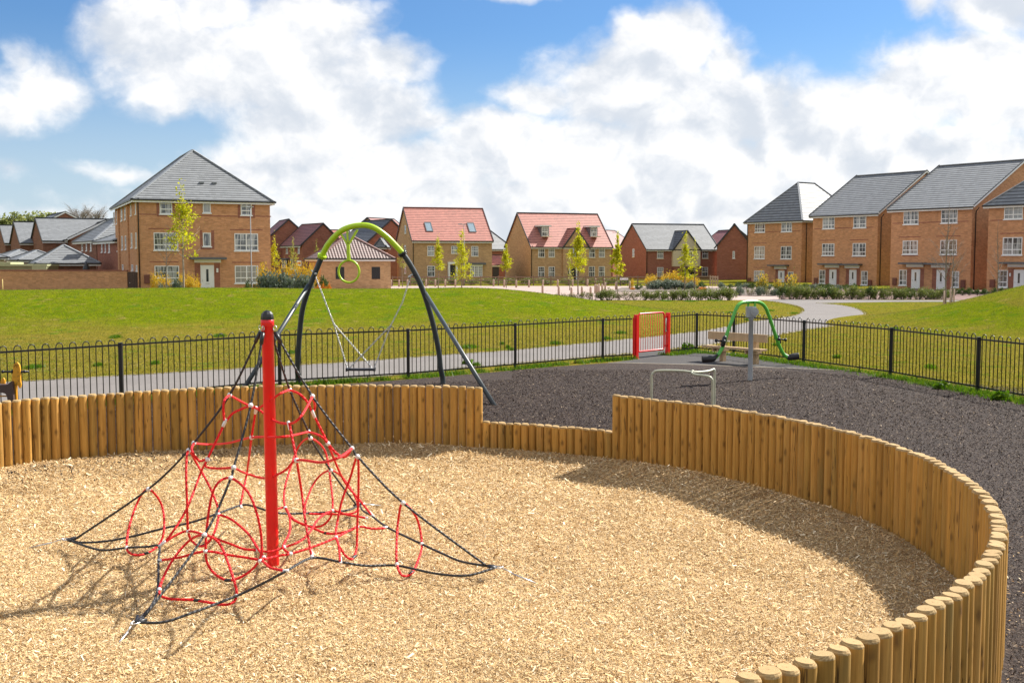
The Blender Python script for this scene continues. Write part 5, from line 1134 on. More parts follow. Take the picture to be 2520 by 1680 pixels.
simple('red_roof_house', 'distant house of which only a strip of pink roof ridge shows', (795,190), (850,190), 8, 590, 567, 'gx', 'redb', 'redroof')
simple('grey_roof_house', 'red brick house with a pale grey hipped roof between the two red roofed houses', (1196,172), (1262,175), 9, 610, 569, 'hip', 'redb', 'slate', Yr=177)
g_ = simple('red_roof_garage', 'small garage with a pink-red roof and black door between two tan houses', (1204,146), (1240,146), 5.5, 651, 630, 'gx', 'redb', 'redroof'); g_.patch('F', ZM, (2248,637,2308,780), 'black', .03, 'garage_door')
simple('grey_roof_house', 'distant grey roof peeping up left of the red brick house', (1492,200), (1545,200), 9, 598, 571, 'hip', 'redb', 'slate')
simple('maroon_roof_house', 'distant house whose maroon roof shows against the red brick gable', (1508,178), (1570,186), 9, 611, 567, 'gx', 'redb', 'maroon')
simple('maroon_roof_house', 'small far maroon-roofed house between the cream gabled house and the plain gable', (1722,190), (1768,182), 7, 606, 570, 'gx', 'redb', 'maroon')
# --- pantiled electricity building
p0, p1 = rot(789, 98, 20, 962); hG = House('substation', 'small tan brick building with a brown pantile hipped roof and two black louvres', p0, p1, 6.1, 3.0, 4.95, 'hip', 'buff2', 'pantile', 'ridge_p' if 'ridge_p' in M else 'ridge_r', cat='building')
for q in ((1083,893,1225,1090),(1662,893,1800,1090)):
    a0, z0, a1, z1 = hG.rect('F', ZQ, q); mb = MB(); hG.bx(mb, 'F', a0, z0, a1, z1, -.02, .02)
    for k in range(12): zz = z0+.04+(z1-z0-.08)*k/12; hG.bx(mb, 'F', a0+.04, zz, a1-.04, zz+.03, .02, .045)
    mb.build('louvre', M['black'], hG.root)
# --- cluster on the far left
p0, p1 = rot(107, 122, 31, 291); k3 = House('grey_roof_house', 'brown brick house with the widest grey roof and a white-trimmed cross gable', p0, p1, 9, zat(591, 122), zat(540, 127), 'gx', 'dkb', 'slate', 'verge')
p0, p1 = rot(51, 128, 31, 227); House('grey_roof_house', 'brown brick house with a grey gabled roof, middle of the three stepping down leftwards', p0, p1, 9, zat(596.5, 128), zat(549, 133), 'gx', 'dkb', 'slate', 'verge').win('F', ZK, (552,660,602,760), 1, .33, 1, 1)
p0, p1 = rot(14, 136, 31, 190); House('grey_roof_house', 'brown brick house with a grey gabled roof at the edge of the picture', p0, p1, 9, zat(597.5, 136), zat(557, 141), 'gx', 'dkb', 'slate', 'verge')
simple('grey_roof_house', 'brown brick cross gable with white bargeboards among the grey roofs', (160,127), (175,120), 7.4, 590, 546, 'gx', 'dkb', 'slate_d', Yr=121.5, bargeboard='white')
simple('grey_roof_house', 'tallest back house of the left cluster, its small white gable above the roofs', (70,158), (97,150), 7.0, 560, 524, 'gx', 'dkb', 'slate_d', Yr=152, bargeboard='white')
k4 = simple('grey_roof_house', 'brown brick house with three slim windows right of the cross gable', (189,117), (238,108), 6, 592.5, 541, 'hip', 'dkb', 'slate', 'ridge', Yr=115.5)
for q in ((1312,618,1336,762),(1382,618,1402,762),(1452,618,1474,765)): k4.win('F', ZK, q, 1, .3, 0, 1)
k5 = simple('grey_roof_house', 'reddish brick house with three slim windows beside the big buff block', (240,107), (290,99), 5.4, 594.5, 566, 'hip', 'redb', 'slate', 'ridge', Yr=105)
for q in ((1630,632,1650,785),(1688,630,1706,785),(1748,628,1770,787)): k5.win('F', ZK, q, 1, .3, 0, 1)
simple('garage', 'garage with a light grey pyramid roof behind the garden wall', (96,97.5), (236,99.8), 5.4, 645, 606, 'hip', 'dkb', 'slate', 'ridge', Yr=101, cat='garage', group='grey hipped garages')
simple('garage', 'garage with a grey hipped roof, middle one of the three', (52,104), (150,106), 5.2, 638.5, 619, 'hip', 'dkb', 'slate', 'ridge', cat='garage', group='grey hipped garages')
simple('garage', 'garage with a grey hipped roof, furthest back of the three', (14,112), (112,114.5), 5.2, 635.5, 617, 'hip', 'dkb', 'slate', 'ridge', cat='garage', group='grey hipped garages')
simple('garage', 'corner of a pale grey roof at the very edge of the picture', (-60,105), (10,107), 5.5, 632, 620, 'hip', 'greyw' if 'greyw' in M else 'render', 'slate', 'ridge', cat='garage', group='grey hipped garages')
def garden_wall():
    a, b = Vector((*at(-60, 87), 0)), Vector((*at(311, 85.2), 0)); w = (b-a).length; root = thing('garden_wall', 'long buff brick garden wall with brick coping beside the three-storey block', 'wall', tuple(a), math.atan2(b.y-a.y, b.x-a.x)); zt = zat(664, 86)
    mb = MB(); mb.box(0, 0, -.3, w, .22, zt-.11); mb.build('wall_face', M['buff'], root); mb = MB(); mb.box(-.02, -.03, zt-.11, w+.02, .25, zt); mb.build('coping', M['trim'], root)
    g0, g1 = Vector((*at(312.5, 85.3), 0)), Vector((*at(340, 85.6), 0)); r2 = thing('side_gate', 'dark stained boarded side gate between garden wall and block', 'gate', tuple(g0), 0); w2 = (g1-g0).length; n = 7
    mb = MB()
    for k in range(n): mb.box(w2*k/n+.006, 0, .0, w2*(k+1)/n-.006, .03, zat(669, 85))
    mb.build('boards', M['gatew'], r2); mb = MB(); mb.box(-.06, -.02, -.1, 0, .06, zat(667, 85)); mb.box(w2, -.02, -.1, w2+.06, .06, zat(667, 85)); mb.build('gate_frame', M['gatew'], r2)
    mb = MB(); mb.ball((.18, -.03, 1.0), .04, 8); mb.build('handle', M['steel'], r2)
garden_wall()
M['lampgrey'] = mat('weathered_galvanised_grey', rough=.6, spec=.3, fn=worn((.20,.21,.22), .1, 3))
def odd_things():
    p = XY(-40, 91); q = XY(115, 91); w = q.x-p.x; r = thing('site_cabin', 'pale olive green flat roof edge of a cabin behind the garden wall', 'cabin', tuple(p)); gm = mat('olive_paint', rough=.6, fn=worn((.36,.38,.22), .1, 3)); gd = mat('olive_shade_paint', rough=.6, fn=worn((.20,.19,.10), .1, 3))
    mb = MB(); mb.box(.1, .1, 0, w-.05, 2.4, zat(655, 91)); mb.build('cabin_body', gd, r); mb = MB(); mb.box(0, 0, zat(655, 91), w, 2.5, zat(650.5, 91)); mb.box(0, 0, zat(650.5, 91)+.002, w*.42, 2.5, zat(645.5, 91)); mb.build('cabin_roof', gm, r); mb = MB(); mb.box(w*.76, -.01, 0, w-.04, .09, zat(655, 91)-.005); mb.build('cabin_panel', gm, r)
    c = XY(212, 90); r = thing('parasol', 'folded black parasol poking above the garden wall', 'parasol', tuple(c)); mb = MB(); z = zat(662, 93)
    mb.lathe([(.02, zat(643.5, 93)), (.03, zat(643.8, 93)-.02)][::-1] and [(.25, z-.35), (.30, z), (.27, z+.18), (.14, z+.42), (.03, zat(644, 93))], 10); mb.build('canopy', M['black'], r); mb = MB(); mb.tube([(0, 0, 0), (0, 0, z)], .025, 8); mb.build('pole', M['black'], r)
    c = XY(4, 80); o = MB().tube([(0, 0, 0), (0, 0, zat(687, 80))], .035, 8).build('marker_post', mat('yellow_stick', rough=.7, fn=worn((.60,.45,.15), .1)), None, tuple(c)); tag(o, 'thin yellow marker post standing on the crest before the garden wall', 'post')
    for (u, v, Y, lb) in ((618, 509, 82, 'tall grey lamp post in front of the three-storey block'), (1142, 552, 118, 'slim grey lamp post beside the red roofed house with skylights'), (1519, 572, 135, 'thin grey lamp post between the dormered house and the red brick house')):
        c = XY(u, Y); r = thing('lamp_post', lb, 'lamp post', tuple(c), 0, 'street lamp posts'); z = zat(v, Y)
        mb = MB(); mb.tube([(0, 0, -.1), (0, 0, 1.2), (0, 0, 1.25), (0, 0, z)], .06, 10, rr=[.075, .075, .042, .03]); mb.build('column', M['lampgrey'], r); mb = MB(); mb.tube([(0, 0, z-.05), (-.30, -.05, z+.02)], .03, 8); mb.box(-.62, -.15, z-.03, -.22, .05, z+.05); mb.box(.02, -.04, z-.03, .22, .04, z+.03); mb.build('lantern', M['greyp'], r)
    c = XY(1536, 115); r = thing('street_sign', 'low white street nameplate on two short black posts', 'sign', tuple(c)); w = .43; z0, z1 = zat(688.5, 115), zat(684, 115)
    mb = MB(); mb.box(-w, -.02, z0, w, .02, z1); mb.build('plate', M['white'], r)
    mb = MB()
    for x in np.linspace(-w+.08, w-.08, 12):
        if rnd.random() > .15: mb.box(x-.02, -.024, z0+.07, x+.018, -.0201, z1-.06)
    mb.build('lettering', M['black'], r)
    for x in (-w+.04, w-.04): mb = MB(); mb.box(x-.03, .021, 0, x+.03, .07, z1-.02); mb.build('post', M['black'], r)
    c = XY(736, 150); r = thing('sale_board', 'small red and white board standing by the maroon-roofed house', 'sign', tuple(c)); mb = MB(); mb.box(-.28, -.02, zat(654, 150), .28, .02, zat(641, 150)); mb.build('board', M['white'], r); mb = MB(); mb.box(-.24, -.026, zat(650, 150), .24, -.0201, zat(645, 150)); mb.build('red_panel', M['red'], r); mb = MB(); mb.box(-.3, -.03, 0, -.24, .03, zat(641, 150)); mb.build('post', M['white'], r)
odd_things()
def rail_fence(name, label, pts, zt, m_, rails=3, step_=1.9):
    root = thing(name, label, 'fence', tuple(pts[0])); o = root.location.copy()
    for a, b in zip(pts[:-1], pts[1:]):
        L = (b-a).length; n = max(1, round(L/step_))
        for k in range(n+1):
            q = a.lerp(b, k/n)-o; mb = MB(); mb.box(-.06, -.05, -.1, .06, .05, zt+.05); mb.build('fence_post', M[m_], root, q)
        for k in range(rails): mb = MB(); z = zt*(k+.75)/rails; off = Vector((0, -.075, 0)); mb.bar(a-o+off+Vector((0,0,z)), b-o+off+Vector((0,0,z)), .04, .11); mb.build('rail', M[m_], root)
rail_fence('post_and_rail_fence', 'brown three-rail timber fence in front of the detached houses', [XY(965, 116), XY(1655, 118)], 1.0, 'rail')
rail_fence('post_and_rail_fence', 'short pale timber fence return at the corner by the plain red gable', [XY(1749, 119), XY(1767, 116.5)], 1.0, 'post', 3, .9)
rail_fence('post_and_rail_fence', 'brown timber fence beyond the forsythia bed near the cream gabled house', [XY(1655, 121), XY(1748, 121)], 1.0, 'rail')
ZS = zoom(1200, 640, 5.6)
BOL = [(962+0, 703, 0)] ; bl = []
for x in (1330, 1404, 1480, 1648, 1732, 1822, 1913): bl.append((ZM(x, 0)[0], 705.5))
for x, y in ((82,362),(228,372),(394,378),(569,375),(763,370),(965,367),(1171,362),(1376,362),(1486,345),(1603,345)): bl.append(ZS(x, y))
for x, y in ((757,470),(980,490),(1155,512),(1299,498),(1419,500),(1483,455),(1509,465),(1532,445),(1578,452),(1620,418),(1957,400),(1768,410)): bl.append(ZS(x, y))
def bollards():
    mb = MB(); mb.lathe([(.09, -.1), (.088, .66), (.075, .72), (.03, .75)], 10); me = mb.build('bollard', M['post']); mesh = me.data; bpy.data.objects.remove(me)
    for i, (u, v) in enumerate(bl):
        o = link('bollard', mesh, None, tuple(G(u, v)))
        if i < 17: lb = f'{ORD[i]} bollard from the left in the back row of timber bollards before the rail fence'
        else: lb = f'timber bollard on the pale paving, {ORD[i-17]} in order along the front hedge side'
        tag(o, lb, 'bollard', 'timber bollards round the paved square')
bollards()

# ---------------------------------------------------------------- plants
def leafquads(g, C, size, up=.0):
    n = len(C); a = g.normal(size=(n, 3)); a /= np.linalg.norm(a, axis=1)[:, None]; b = g.normal(size=(n, 3)); b[:, 2] += up; b -= a*(a*b).sum(1)[:, None]; b /= np.linalg.norm(b, axis=1)[:, None]+1e-9
    c = np.cross(a, b); s_ = size*g.uniform(.55, 1.25, n)[:, None]
    return np.stack([C-b*s_*.5, C+c*s_*.36-b*s_*.05, C+b*s_*.5, C-c*s_*.36-b*s_*.02+a*s_*.12], 1)
def limbs(mb, g, H, z0, env, n, r0, lean=.5, tips=None, twig=0):
    """leader plus n side limbs; env(t) gives the crown radius at fraction t of the crown height"""
    wob = g.normal(0, .04, 6); ax = lambda z: Vector((wob[0]*math.sin(z*.9)+wob[1]*z*.15, wob[2]*math.sin(z*1.2)+wob[3]*z*.15, z))
    k = 9; mb.tube([ax(H*i/k) - Vector((0, 0, .05 if i == 0 else 0)) for i in range(k+1)], r0, 8, rr=[r0*(1-.85*i/k) for i in range(k+1)])
    for i in range(n):
        t = (i+g.random())/n; zb = z0+(H-z0)*t*.86 - (H-z0)*.06; az = i*2.4+g.normal(0, .4); L = env(min(1, t+.12))*g.uniform(.75, 1.1)
        p = ax(max(zb, .3)); d = Vector((math.cos(az), math.sin(az), 0)); tip = p + d*L + Vector((0, 0, L*lean*g.uniform(.7, 1.6)+.1)); mid = p.lerp(tip, .5) + Vector((0, 0, -L*.08))
        rr = r0*(.38-.2*t); mb.tube([p, mid, tip], rr, 5, rr=[rr, rr*.6, rr*.2])
        if tips is not None: tips.append((p, mid, tip))
        for j in range(twig):
            s_ = g.uniform(.25, .95); q = p.lerp(tip, s_); a2 = az+g.normal(0, .9); l2 = L*g.uniform(.25, .55); mb.tube([q, q + Vector((math.cos(a2)*l2, math.sin(a2)*l2, l2*g.uniform(.2, 1.1)))], rr*.3, 4, rr=[rr*.35, rr*.12])
def tree(name, label, pos, H, z0, env, n_l, leafm, nleaf, lsize, seed, r0=.06, cat='tree', group=None, bark='bark', spread=.18, twig=0, lean=.6):
    g = np.random.default_rng(seed); root = thing(name, label, cat, tuple(pos), 0, group); mb = MB(); tips = []
    limbs(mb, g, H, z0, env, n_l, r0, lean, tips, twig); mb.build('trunk', M[bark], root)
    if nleaf:
        C = []; per = nleaf//(len(tips)*3)+1
        for (p, m_, t_) in tips:
            for c in range(3):
                s_ = g.uniform(.25, 1.05); ctr = np.array(p.lerp(t_, s_)) + g.normal(0, spread*.5, 3); C.append(ctr + g.normal(0, spread*g.uniform(.4, 1.1), (int(per*g.uniform(.5, 1.4)), 3))*np.array([1, 1, .8]))
        top = np.array([0, 0, H]) + g.normal(0, 1, (per*4, 3))*np.array([spread*.6, spread*.6, H*.05]); C.append(top)
        C = np.concatenate(C); quads = leafquads(g, C, lsize); quads_mesh('crown', quads, M[leafm], root)
    return root
egg = lambda r, b=.45: (lambda t: r*(math.sin(math.pi*min(1, max(0, (t+.12)/1.15))**(.62))**.8 if t < 1 else .1*r))
def ytree(label, u, Y, vtop, vcrown, wpx, leafm, nleaf, seed, name='young_maple', lsize=.13, base=0, nl=24, **k):
    H = zat(vtop, Y)-base; z0 = zat(vcrown, Y)-base; r = wpx*Y/FPX/2; c = XY(u, Y); c.z = base
    return tree(name, label, c, H, z0, egg(r*.9), nl, leafm, nleaf, lsize, seed, r0=max(.035, H*.011), spread=max(.10, r*.17), group=k.pop('group', 'young street trees in fresh leaf'), **k)
ytree('young maple with sparse lime leaves before the three-storey block', 450, 79, 472, 628, 104, 'lf_lime', 1500, 1, lsize=.17, nl=30, twig=1, bark='bark_l')
ytree('slim lime green tree at the right corner of the three-storey block', 676, 95, 590, 655, 26, 'lf_lime', 700, 2)
ytree('pale green young tree before the white bay of the maroon-roofed house', 722, 118, 597, 665, 30, 'lf_pale', 700, 3)
ytree('faint small tree above the pantile roof corner', 779, 150, 597, 640, 20, 'lf_pale', 300, 4)
ytree('thin pale tree beside the right end of the pantile building', 990, 112, 610, 662, 24, 'lf_pale', 450, 5)
ytree('lime tree at the left end of the house with the skylights', 1078, 108, 593, 668, 38, 'lf_lime', 1700, 6)
ytree('broad lime tree in front of the white porch', 1136, 106, 579, 690, 62, 'lf_lime', 2600, 7)
ytree('small lime tree by the garage with the black door', 1246, 108, 609, 665, 34, 'lf_lime', 1900, 8)
ytree('tallest lime tree, in front of the central gable of the dormered house', 1423, 88, 564, 672, 54, 'lf_lime', 3200, 9, nl=32)
ytree('lime tree at the right end of the dormered house', 1520, 90, 588, 680, 38, 'lf_lime', 3300, 10, nl=28)
ytree('airy lime tree in front of the cream gable', 1686, 100, 584, 688, 46, 'lf_lime', 2000, 11)
ytree('thin golden tree just right of the cream gable tree', 1710, 101, 594, 680, 40, 'lf_lime', 350, 12)
ytree('weak thin sapling beside the tallest lime tree', 1402, 100, 618, 690, 16, 'lf_pale', 240, 13)
def bare(label, u, Y, vtop, vcr, wpx, seed, base=0, tw=7, nl=16, name='bare_tree', r0=None):
    H = zat(vtop, Y)-base; z0 = zat(vcr, Y)-base; r = wpx*Y/FPX/2; c = XY(u, Y); c.z = base
    return tree(name, label, c, H, z0, egg(r), nl, None, 0, 0, seed, r0=r0 or max(.03, H*.009), group='leafless young trees', bark='twig', twig=tw, lean=1.0)
bare('small leafless tree before the left windows of the three-storey block', 408, 78, 570, 655, 60, 21)
bare('leafless staked tree with a tall twiggy crown on the right lawn', 2331, 60, 495, 690, 92, 22, tw=9, nl=22)
bare('leafless twin staked tree just behind the tall twiggy one', 2345, 63, 560, 690, 80, 23)
bare('thin leafless tree in front of the nearest terrace house', 2455, 70, 540, 700, 60, 24, tw=4)
def stake(u, v, h, lb):
    p = G(u, v); o = MB().tube([(0, 0, -.1), (0, 0, h)], .045, 8).build('tree_stake', M['post'], None, tuple(p)); tag(o, lb, 'stake', 'timber tree stakes')
stake(2322, 767, 1.15, 'leftmost timber stake beside the tall twiggy tree'); stake(2338, 757, 1.1, 'short timber stake, middle one of three, by the twin leafless tree'); stake(2347, 757, 1.1, 'timber stake nearest the grass mound by the twin leafless tree')
# far trees on the left
def bigtree(label, u, Y, vtop, wpx, seed, leafm='lf_far', n=5200):
    H = zat(vtop, Y); r = wpx*Y/FPX/2; g = np.random.default_rng(seed); root = thing('woodland_tree', label, 'tree', tuple(XY(u, Y)), 0, 'trees beyond the far roofs'); mb = MB(); tips = []
    limbs(mb, g, H*.9, H*.25, lambda t: r*.8, 12, .28, .8, tips); mb.build('trunk', M['bark'], root); C = []
    for k in range(46):
        d = g.normal(size=3); d /= np.linalg.norm(d); c = np.array([0, 0, H*.56]) + d*np.array([r*.8, r*.8, H*.36])*g.uniform(.55, 1)**.5; C.append(c + g.normal(0, 1, (n//46, 3))*np.array([r*.17, r*.17, H*.06]))
    C = np.concatenate(C); C = C[C[:, 2] < H]; quads_mesh('crown', leafquads(g, C, .55), M[leafm], root)
for i, (u, v, w, lb) in enumerate([(-20,524,90,'green woodland tree cut by the edge of the picture'),(35,522,90,'bushy green tree behind the left-hand grey roofs'),(88,519,85,'tall green tree behind the back gable'),(128,523,60,'green tree crown right of the small white gable'),(150,530,44,'lowest green tree crown trailing off beside the bare trees')]): bigtree(lb, u, 215+i*3, v, w, 40+i)
bare('round twiggy leafless tree above the widest grey roof', 202, 200, 519, 560, 64, 51, tw=26, nl=44, r0=.12); bare('second round leafless tree, half hidden by the big block', 238, 205, 522, 560, 60, 52, tw=26, nl=44, r0=.12)
# shrubs
def shrub_mesh(seed, leafm, n, lsize, clumps=16, upright=0.0, stems=True, leaf2=None, frac2=0.0, name='shrub'):
    """unit shrub: radius 1, height 1, built of clumps so its outline stays broken"""
    g = np.random.default_rng(seed); C = []; mb = MB()
    for k in range(clumps):
        a = g.uniform(0, 6.283); r = math.sqrt(g.random())*.8; h_ = g.uniform(.3, .92)*(1-.35*r); c = np.array([r*math.cos(a), r*math.sin(a), h_])
        C.append(c + g.normal(0, 1, (n//clumps, 3))*np.array([.15, .15, .10 + upright*.14]))
        if stems: mb.tube([(c[0]*.25, c[1]*.25, -.05), (c[0]*.7, c[1]*.7, c[2]*.6), (c[0], c[1], min(1, c[2]+.12))], .018, 4, rr=[.022, .014, .006])
    C = np.concatenate(C); C = C[C[:, 2] > .02]; q = leafquads(g, C, lsize, upright)
    if not stems: mb.tube([(0, 0, 0), (0, 0, .5)], .02, 4)
    V = [tuple(p) for p in q.reshape(-1, 3)]; k0 = len(mb.v); mb.v += V
    two = g.random(len(q)) < (frac2*np.clip(C[:, 2]*2-.5, 0, 1.6))
    for i in range(len(q)): mb.face([k0+4*i+j for j in range(4)], None, 2 if two[i] else 1)
    o = mb.build(name, [M['twig'], M[leafm], M[leaf2 or leafm]]); me = o.data; bpy.data.objects.remove(o); return me
SM = {'hedge': [shrub_mesh(60+i, 'lf_hedge', 1300, .12, 20, .3) for i in range(4)], 'thin': [shrub_mesh(70+i, 'lf_tan', 520, .12, 14, .4, leaf2='lf_hedge', frac2=.6) for i in range(3)],
      'dark': [shrub_mesh(80+i, 'lf_green', 900, .13, 14) for i in range(3)], 'grey': [shrub_mesh(90+i, 'lf_grey', 1900, .12, 20, .3) for i in range(3)],
      'yellow': [shrub_mesh(100+i, 'lf_yellow', 1700, .11, 22, 1.0, leaf2='lf_yellow') for i in range(3)], 'gold': [shrub_mesh(110+i, 'lf_hedge', 800, .13, 14, .8, leaf2='lf_yellow', frac2=.55) for i in range(2)],
      'orange': [shrub_mesh(120+i, 'lf_orange', 900, .16, 12) for i in range(2)]}
def shrub(kind, label, u, vb, w, vt, group=None, Y=None, name='shrub', deep=1.0):
    """w, vt: width and top in photo px; vb: foot in photo px (or Y given)"""
    p = XY(u, Y) if Y else G(u, vb); Yy = p.y; h_ = zat(vt, Yy); r = w*Yy/FPX/2
    o = link(name, rnd.choice(SM[kind]), None, tuple(p), rnd.uniform(0, 6.28)); o.scale = (r, r*deep, max(.2, h_)); tag(o, label, 'bush', group); return o
KD = {'hedge': 'green', 'thin': 'thin bronze', 'dark': 'dark green'}
n = 0
for i, (u, vt, w, kd) in enumerate([(1377,722,24,'thin'),(1397,724,26,'thin'),(1420,722,26,'thin'),(1441,717,28,'thin'),(1462,720,26,'thin'),(1482,716,28,'hedge'),(1500,712,34,'hedge'),(1524,719,26,'thin'),(1543,716,28,'thin'),(1564,718,28,'thin'),(1586,715,28,'hedge'),(1606,716,28,'hedge'),(1628,714,28,'hedge'),(1650,713,30,'hedge'),(1674,713,32,'hedge'),(1698,711,32,'hedge'),(1722,710,32,'hedge'),(1748,708,34,'hedge'),(1772,711,32,'hedge'),(1795,709,32,'hedge')]):
    shrub(kd, f'{KD[kd]} bush, {ORD[i]} from the left in the low hedge along the paved square', u, 738.5, w*1.35, vt-2, 'bushes of the hedge beside the paved square')
for i in range(20):
    u = 1925 + i*21 + rnd.uniform(-3, 3); kd = 'hedge' if i % 5 else 'dark'; w = 30 + rnd.uniform(-4, 6); vt = (703 if i < 4 else 706) + rnd.uniform(-2, 6)
    shrub(kd, f'{KD[kd]} bush, {ORD[i]} from the path in the low hedge before the terrace houses', u, 736.5, w*1.35, vt-2, 'bushes of the hedge before the terrace')
for i in range(18):
    u = 1778 + i*19; shrub('dark' if i % 3 else 'grey', f'low garden shrub, {ORD[i]} from the plain red gable, at the foot of the terrace', u, 0, 26+rnd.uniform(-4, 6), 694+rnd.uniform(-3, 5) + (3 if i > 9 else 0), 'shrubs at the foot of the terrace', Y=106 + rnd.uniform(-2, 2) - i*.5)
for i in range(9):
    shrub('dark', f'dark low shrub, {ORD[i]} past the staked trees in front of the nearest terrace houses', 2352+i*19, 0, 26, 708+rnd.uniform(-2, 4), 'dark shrubs by the brick drive', Y=86)
for i, (u, vt, w) in enumerate([(1780,705,26),(1800,707,26),(1822,704,28),(1846,708,26),(1868,706,30),(1890,708,26),(1905,709,22)]): shrub('thin' if i % 2 else 'grey', f'straggly planting in the soil bed, {ORD[i]} from its hedge end', u, 728, w, vt, 'straggly plants of the soil bed')
shrub('gold', 'tall yellow-flowered bush in the bed, left one of the pair', 1880, 724, 40, 678, 'yellow kerria bushes'); shrub('gold', 'tall yellow-flowered bush at the corner of the right hedge', 1950, 730, 46, 680, 'yellow kerria bushes'); shrub('gold', 'small yellow-flowered bush between the two tall yellow ones', 1912, 724, 30, 690, 'yellow kerria bushes')
# beds by the big block
for u, w, vt, lb in ((385,30,680,'yellow forsythia below the left window of the block'),(408,22,686,'low yellow forsythia beside the bare sapling'),(452,30,681,'yellow forsythia at the foot of the tall lime tree'),(475,28,685,'yellow forsythia left of the white front door')): shrub('yellow', lb, u, 0, w*1.35, vt, 'forsythia below the block windows', Y=80)
for u, w, vt, lb in ((430,40,690,'grey-green shrub between the yellow forsythias'),(398,34,697,'low grey-green shrub below the left window')): shrub('grey', lb, u, 0, w, vt, 'grey-green shrubs below the block windows', Y=79)
shrub('dark', 'round dark evergreen right of the white front door', 612, 0, 34, 688, Y=79); 
for i, (u, w, vt) in enumerate([(650,36,664),(676,30,670),(700,36,658),(722,32,662),(745,36,660),(768,28,666)]): shrub('yellow', f'tall yellow forsythia, {ORD[i]} from the lamp post in the big border', u, 0, w*1.2, vt, 'tall forsythia of the big border', Y=80)
for i, (u, w, vt) in enumerate([(660,46,672),(690,50,676),(720,50,674),(748,42,680)]): shrub('grey', f'grey-green flowering shrub, {ORD[i]} from the lamp post in the big border', u, 0, w*1.35, vt-1, 'grey-green shrubs of the big border', Y=77.5)
shrub('dark', 'glossy dark green bush beside the pantile building', 796, 0, 44, 676, Y=80)
for u, w, vt, kd, lb in ((781,26,699,'orange','orange heather mat nearest the big border'),(796,18,697,'orange','red-orange heather in the middle of the row'),(810,18,697,'orange','yellow-orange heather by the tan brick building')): shrub(kd, lb, u, 0, w, vt, 'orange heathers on the crest', Y=74)
# island bed on the paved square
for i, (u, w, vt) in enumerate([(1603,30,680),(1640,34,676),(1664,28,674),(1688,34,678),(1708,26,682)]): shrub('yellow', f'yellow forsythia, {ORD[i]} from the left in the island bed', u, 0, w*1.25, vt, 'forsythia of the island bed', Y=108)
for i, (u, w, vt) in enumerate([(1612,46,692),(1640,46,690),(1668,48,692),(1694,44,694)]): shrub('grey', f'blue-grey shrub, {ORD[i]} from the left in the island bed', u, 0, w*1.25, vt-2, 'blue-grey shrubs of the island bed', Y=103)
shrub('dark', 'dark green rounded bush at the left end of the island bed', 1572, 0, 28, 698, Y=101); shrub('dark', 'dark green rounded bush at the right end of the island bed', 1724, 0, 30, 692, Y=101); shrub('orange', 'orange-red low shrub at the right end of the island bed', 1728, 0, 28, 706, Y=97); shrub('orange', 'small red low shrub at the left end of the island bed', 1558, 0, 16, 707, Y=101); shrub('yellow', 'small upright yellow bush beside the street nameplate', 1556, 0, 12, 689, Y=106)
for i in range(12): shrub('hedge', f'small low bush, {ORD[i]} from the left behind the brown rail fence', 1020+i*47+rnd.uniform(-6, 6), 0, 52, 684, 'low bushes behind the rail fence', Y=121)
# ---------------------------------------------------------------- grass blades
def blades(name, lab, P_, H_, cols, seed, wid=.012):
    g = np.random.default_rng(seed); n = len(P_); a = g.uniform(0, 6.283, n); w = (wid*g.uniform(.7, 1.3, n))[:, None]; s_ = np.stack([np.cos(a), np.sin(a), 0*a], 1)*w; lean = g.normal(0, .38, (n, 2))
    tip = P_ + np.stack([lean[:, 0]*H_, lean[:, 1]*H_, H_], 1); V = np.stack([P_-s_, P_+s_, tip], 1)
    tag(quads_mesh(name, V, M[cols], None, 3), lab, None, None, 'stuff')
M['gr_lawn'] = leafmat('lawn_blades', [(.075,.12,.010), (.115,.15,.014), (.16,.175,.022), (.22,.20,.05)], .45, True)
M['gr_dry'] = leafmat('dry_lawn_blades', [(.14,.145,.010), (.20,.175,.02), (.26,.20,.04), (.12,.155,.010)], .45, True)
M['gr_lush'] = leafmat('lush_grass_blades', [(.06,.15,.004), (.09,.19,.005), (.14,.21,.006)], .4)
hv = np.vectorize(hgt)
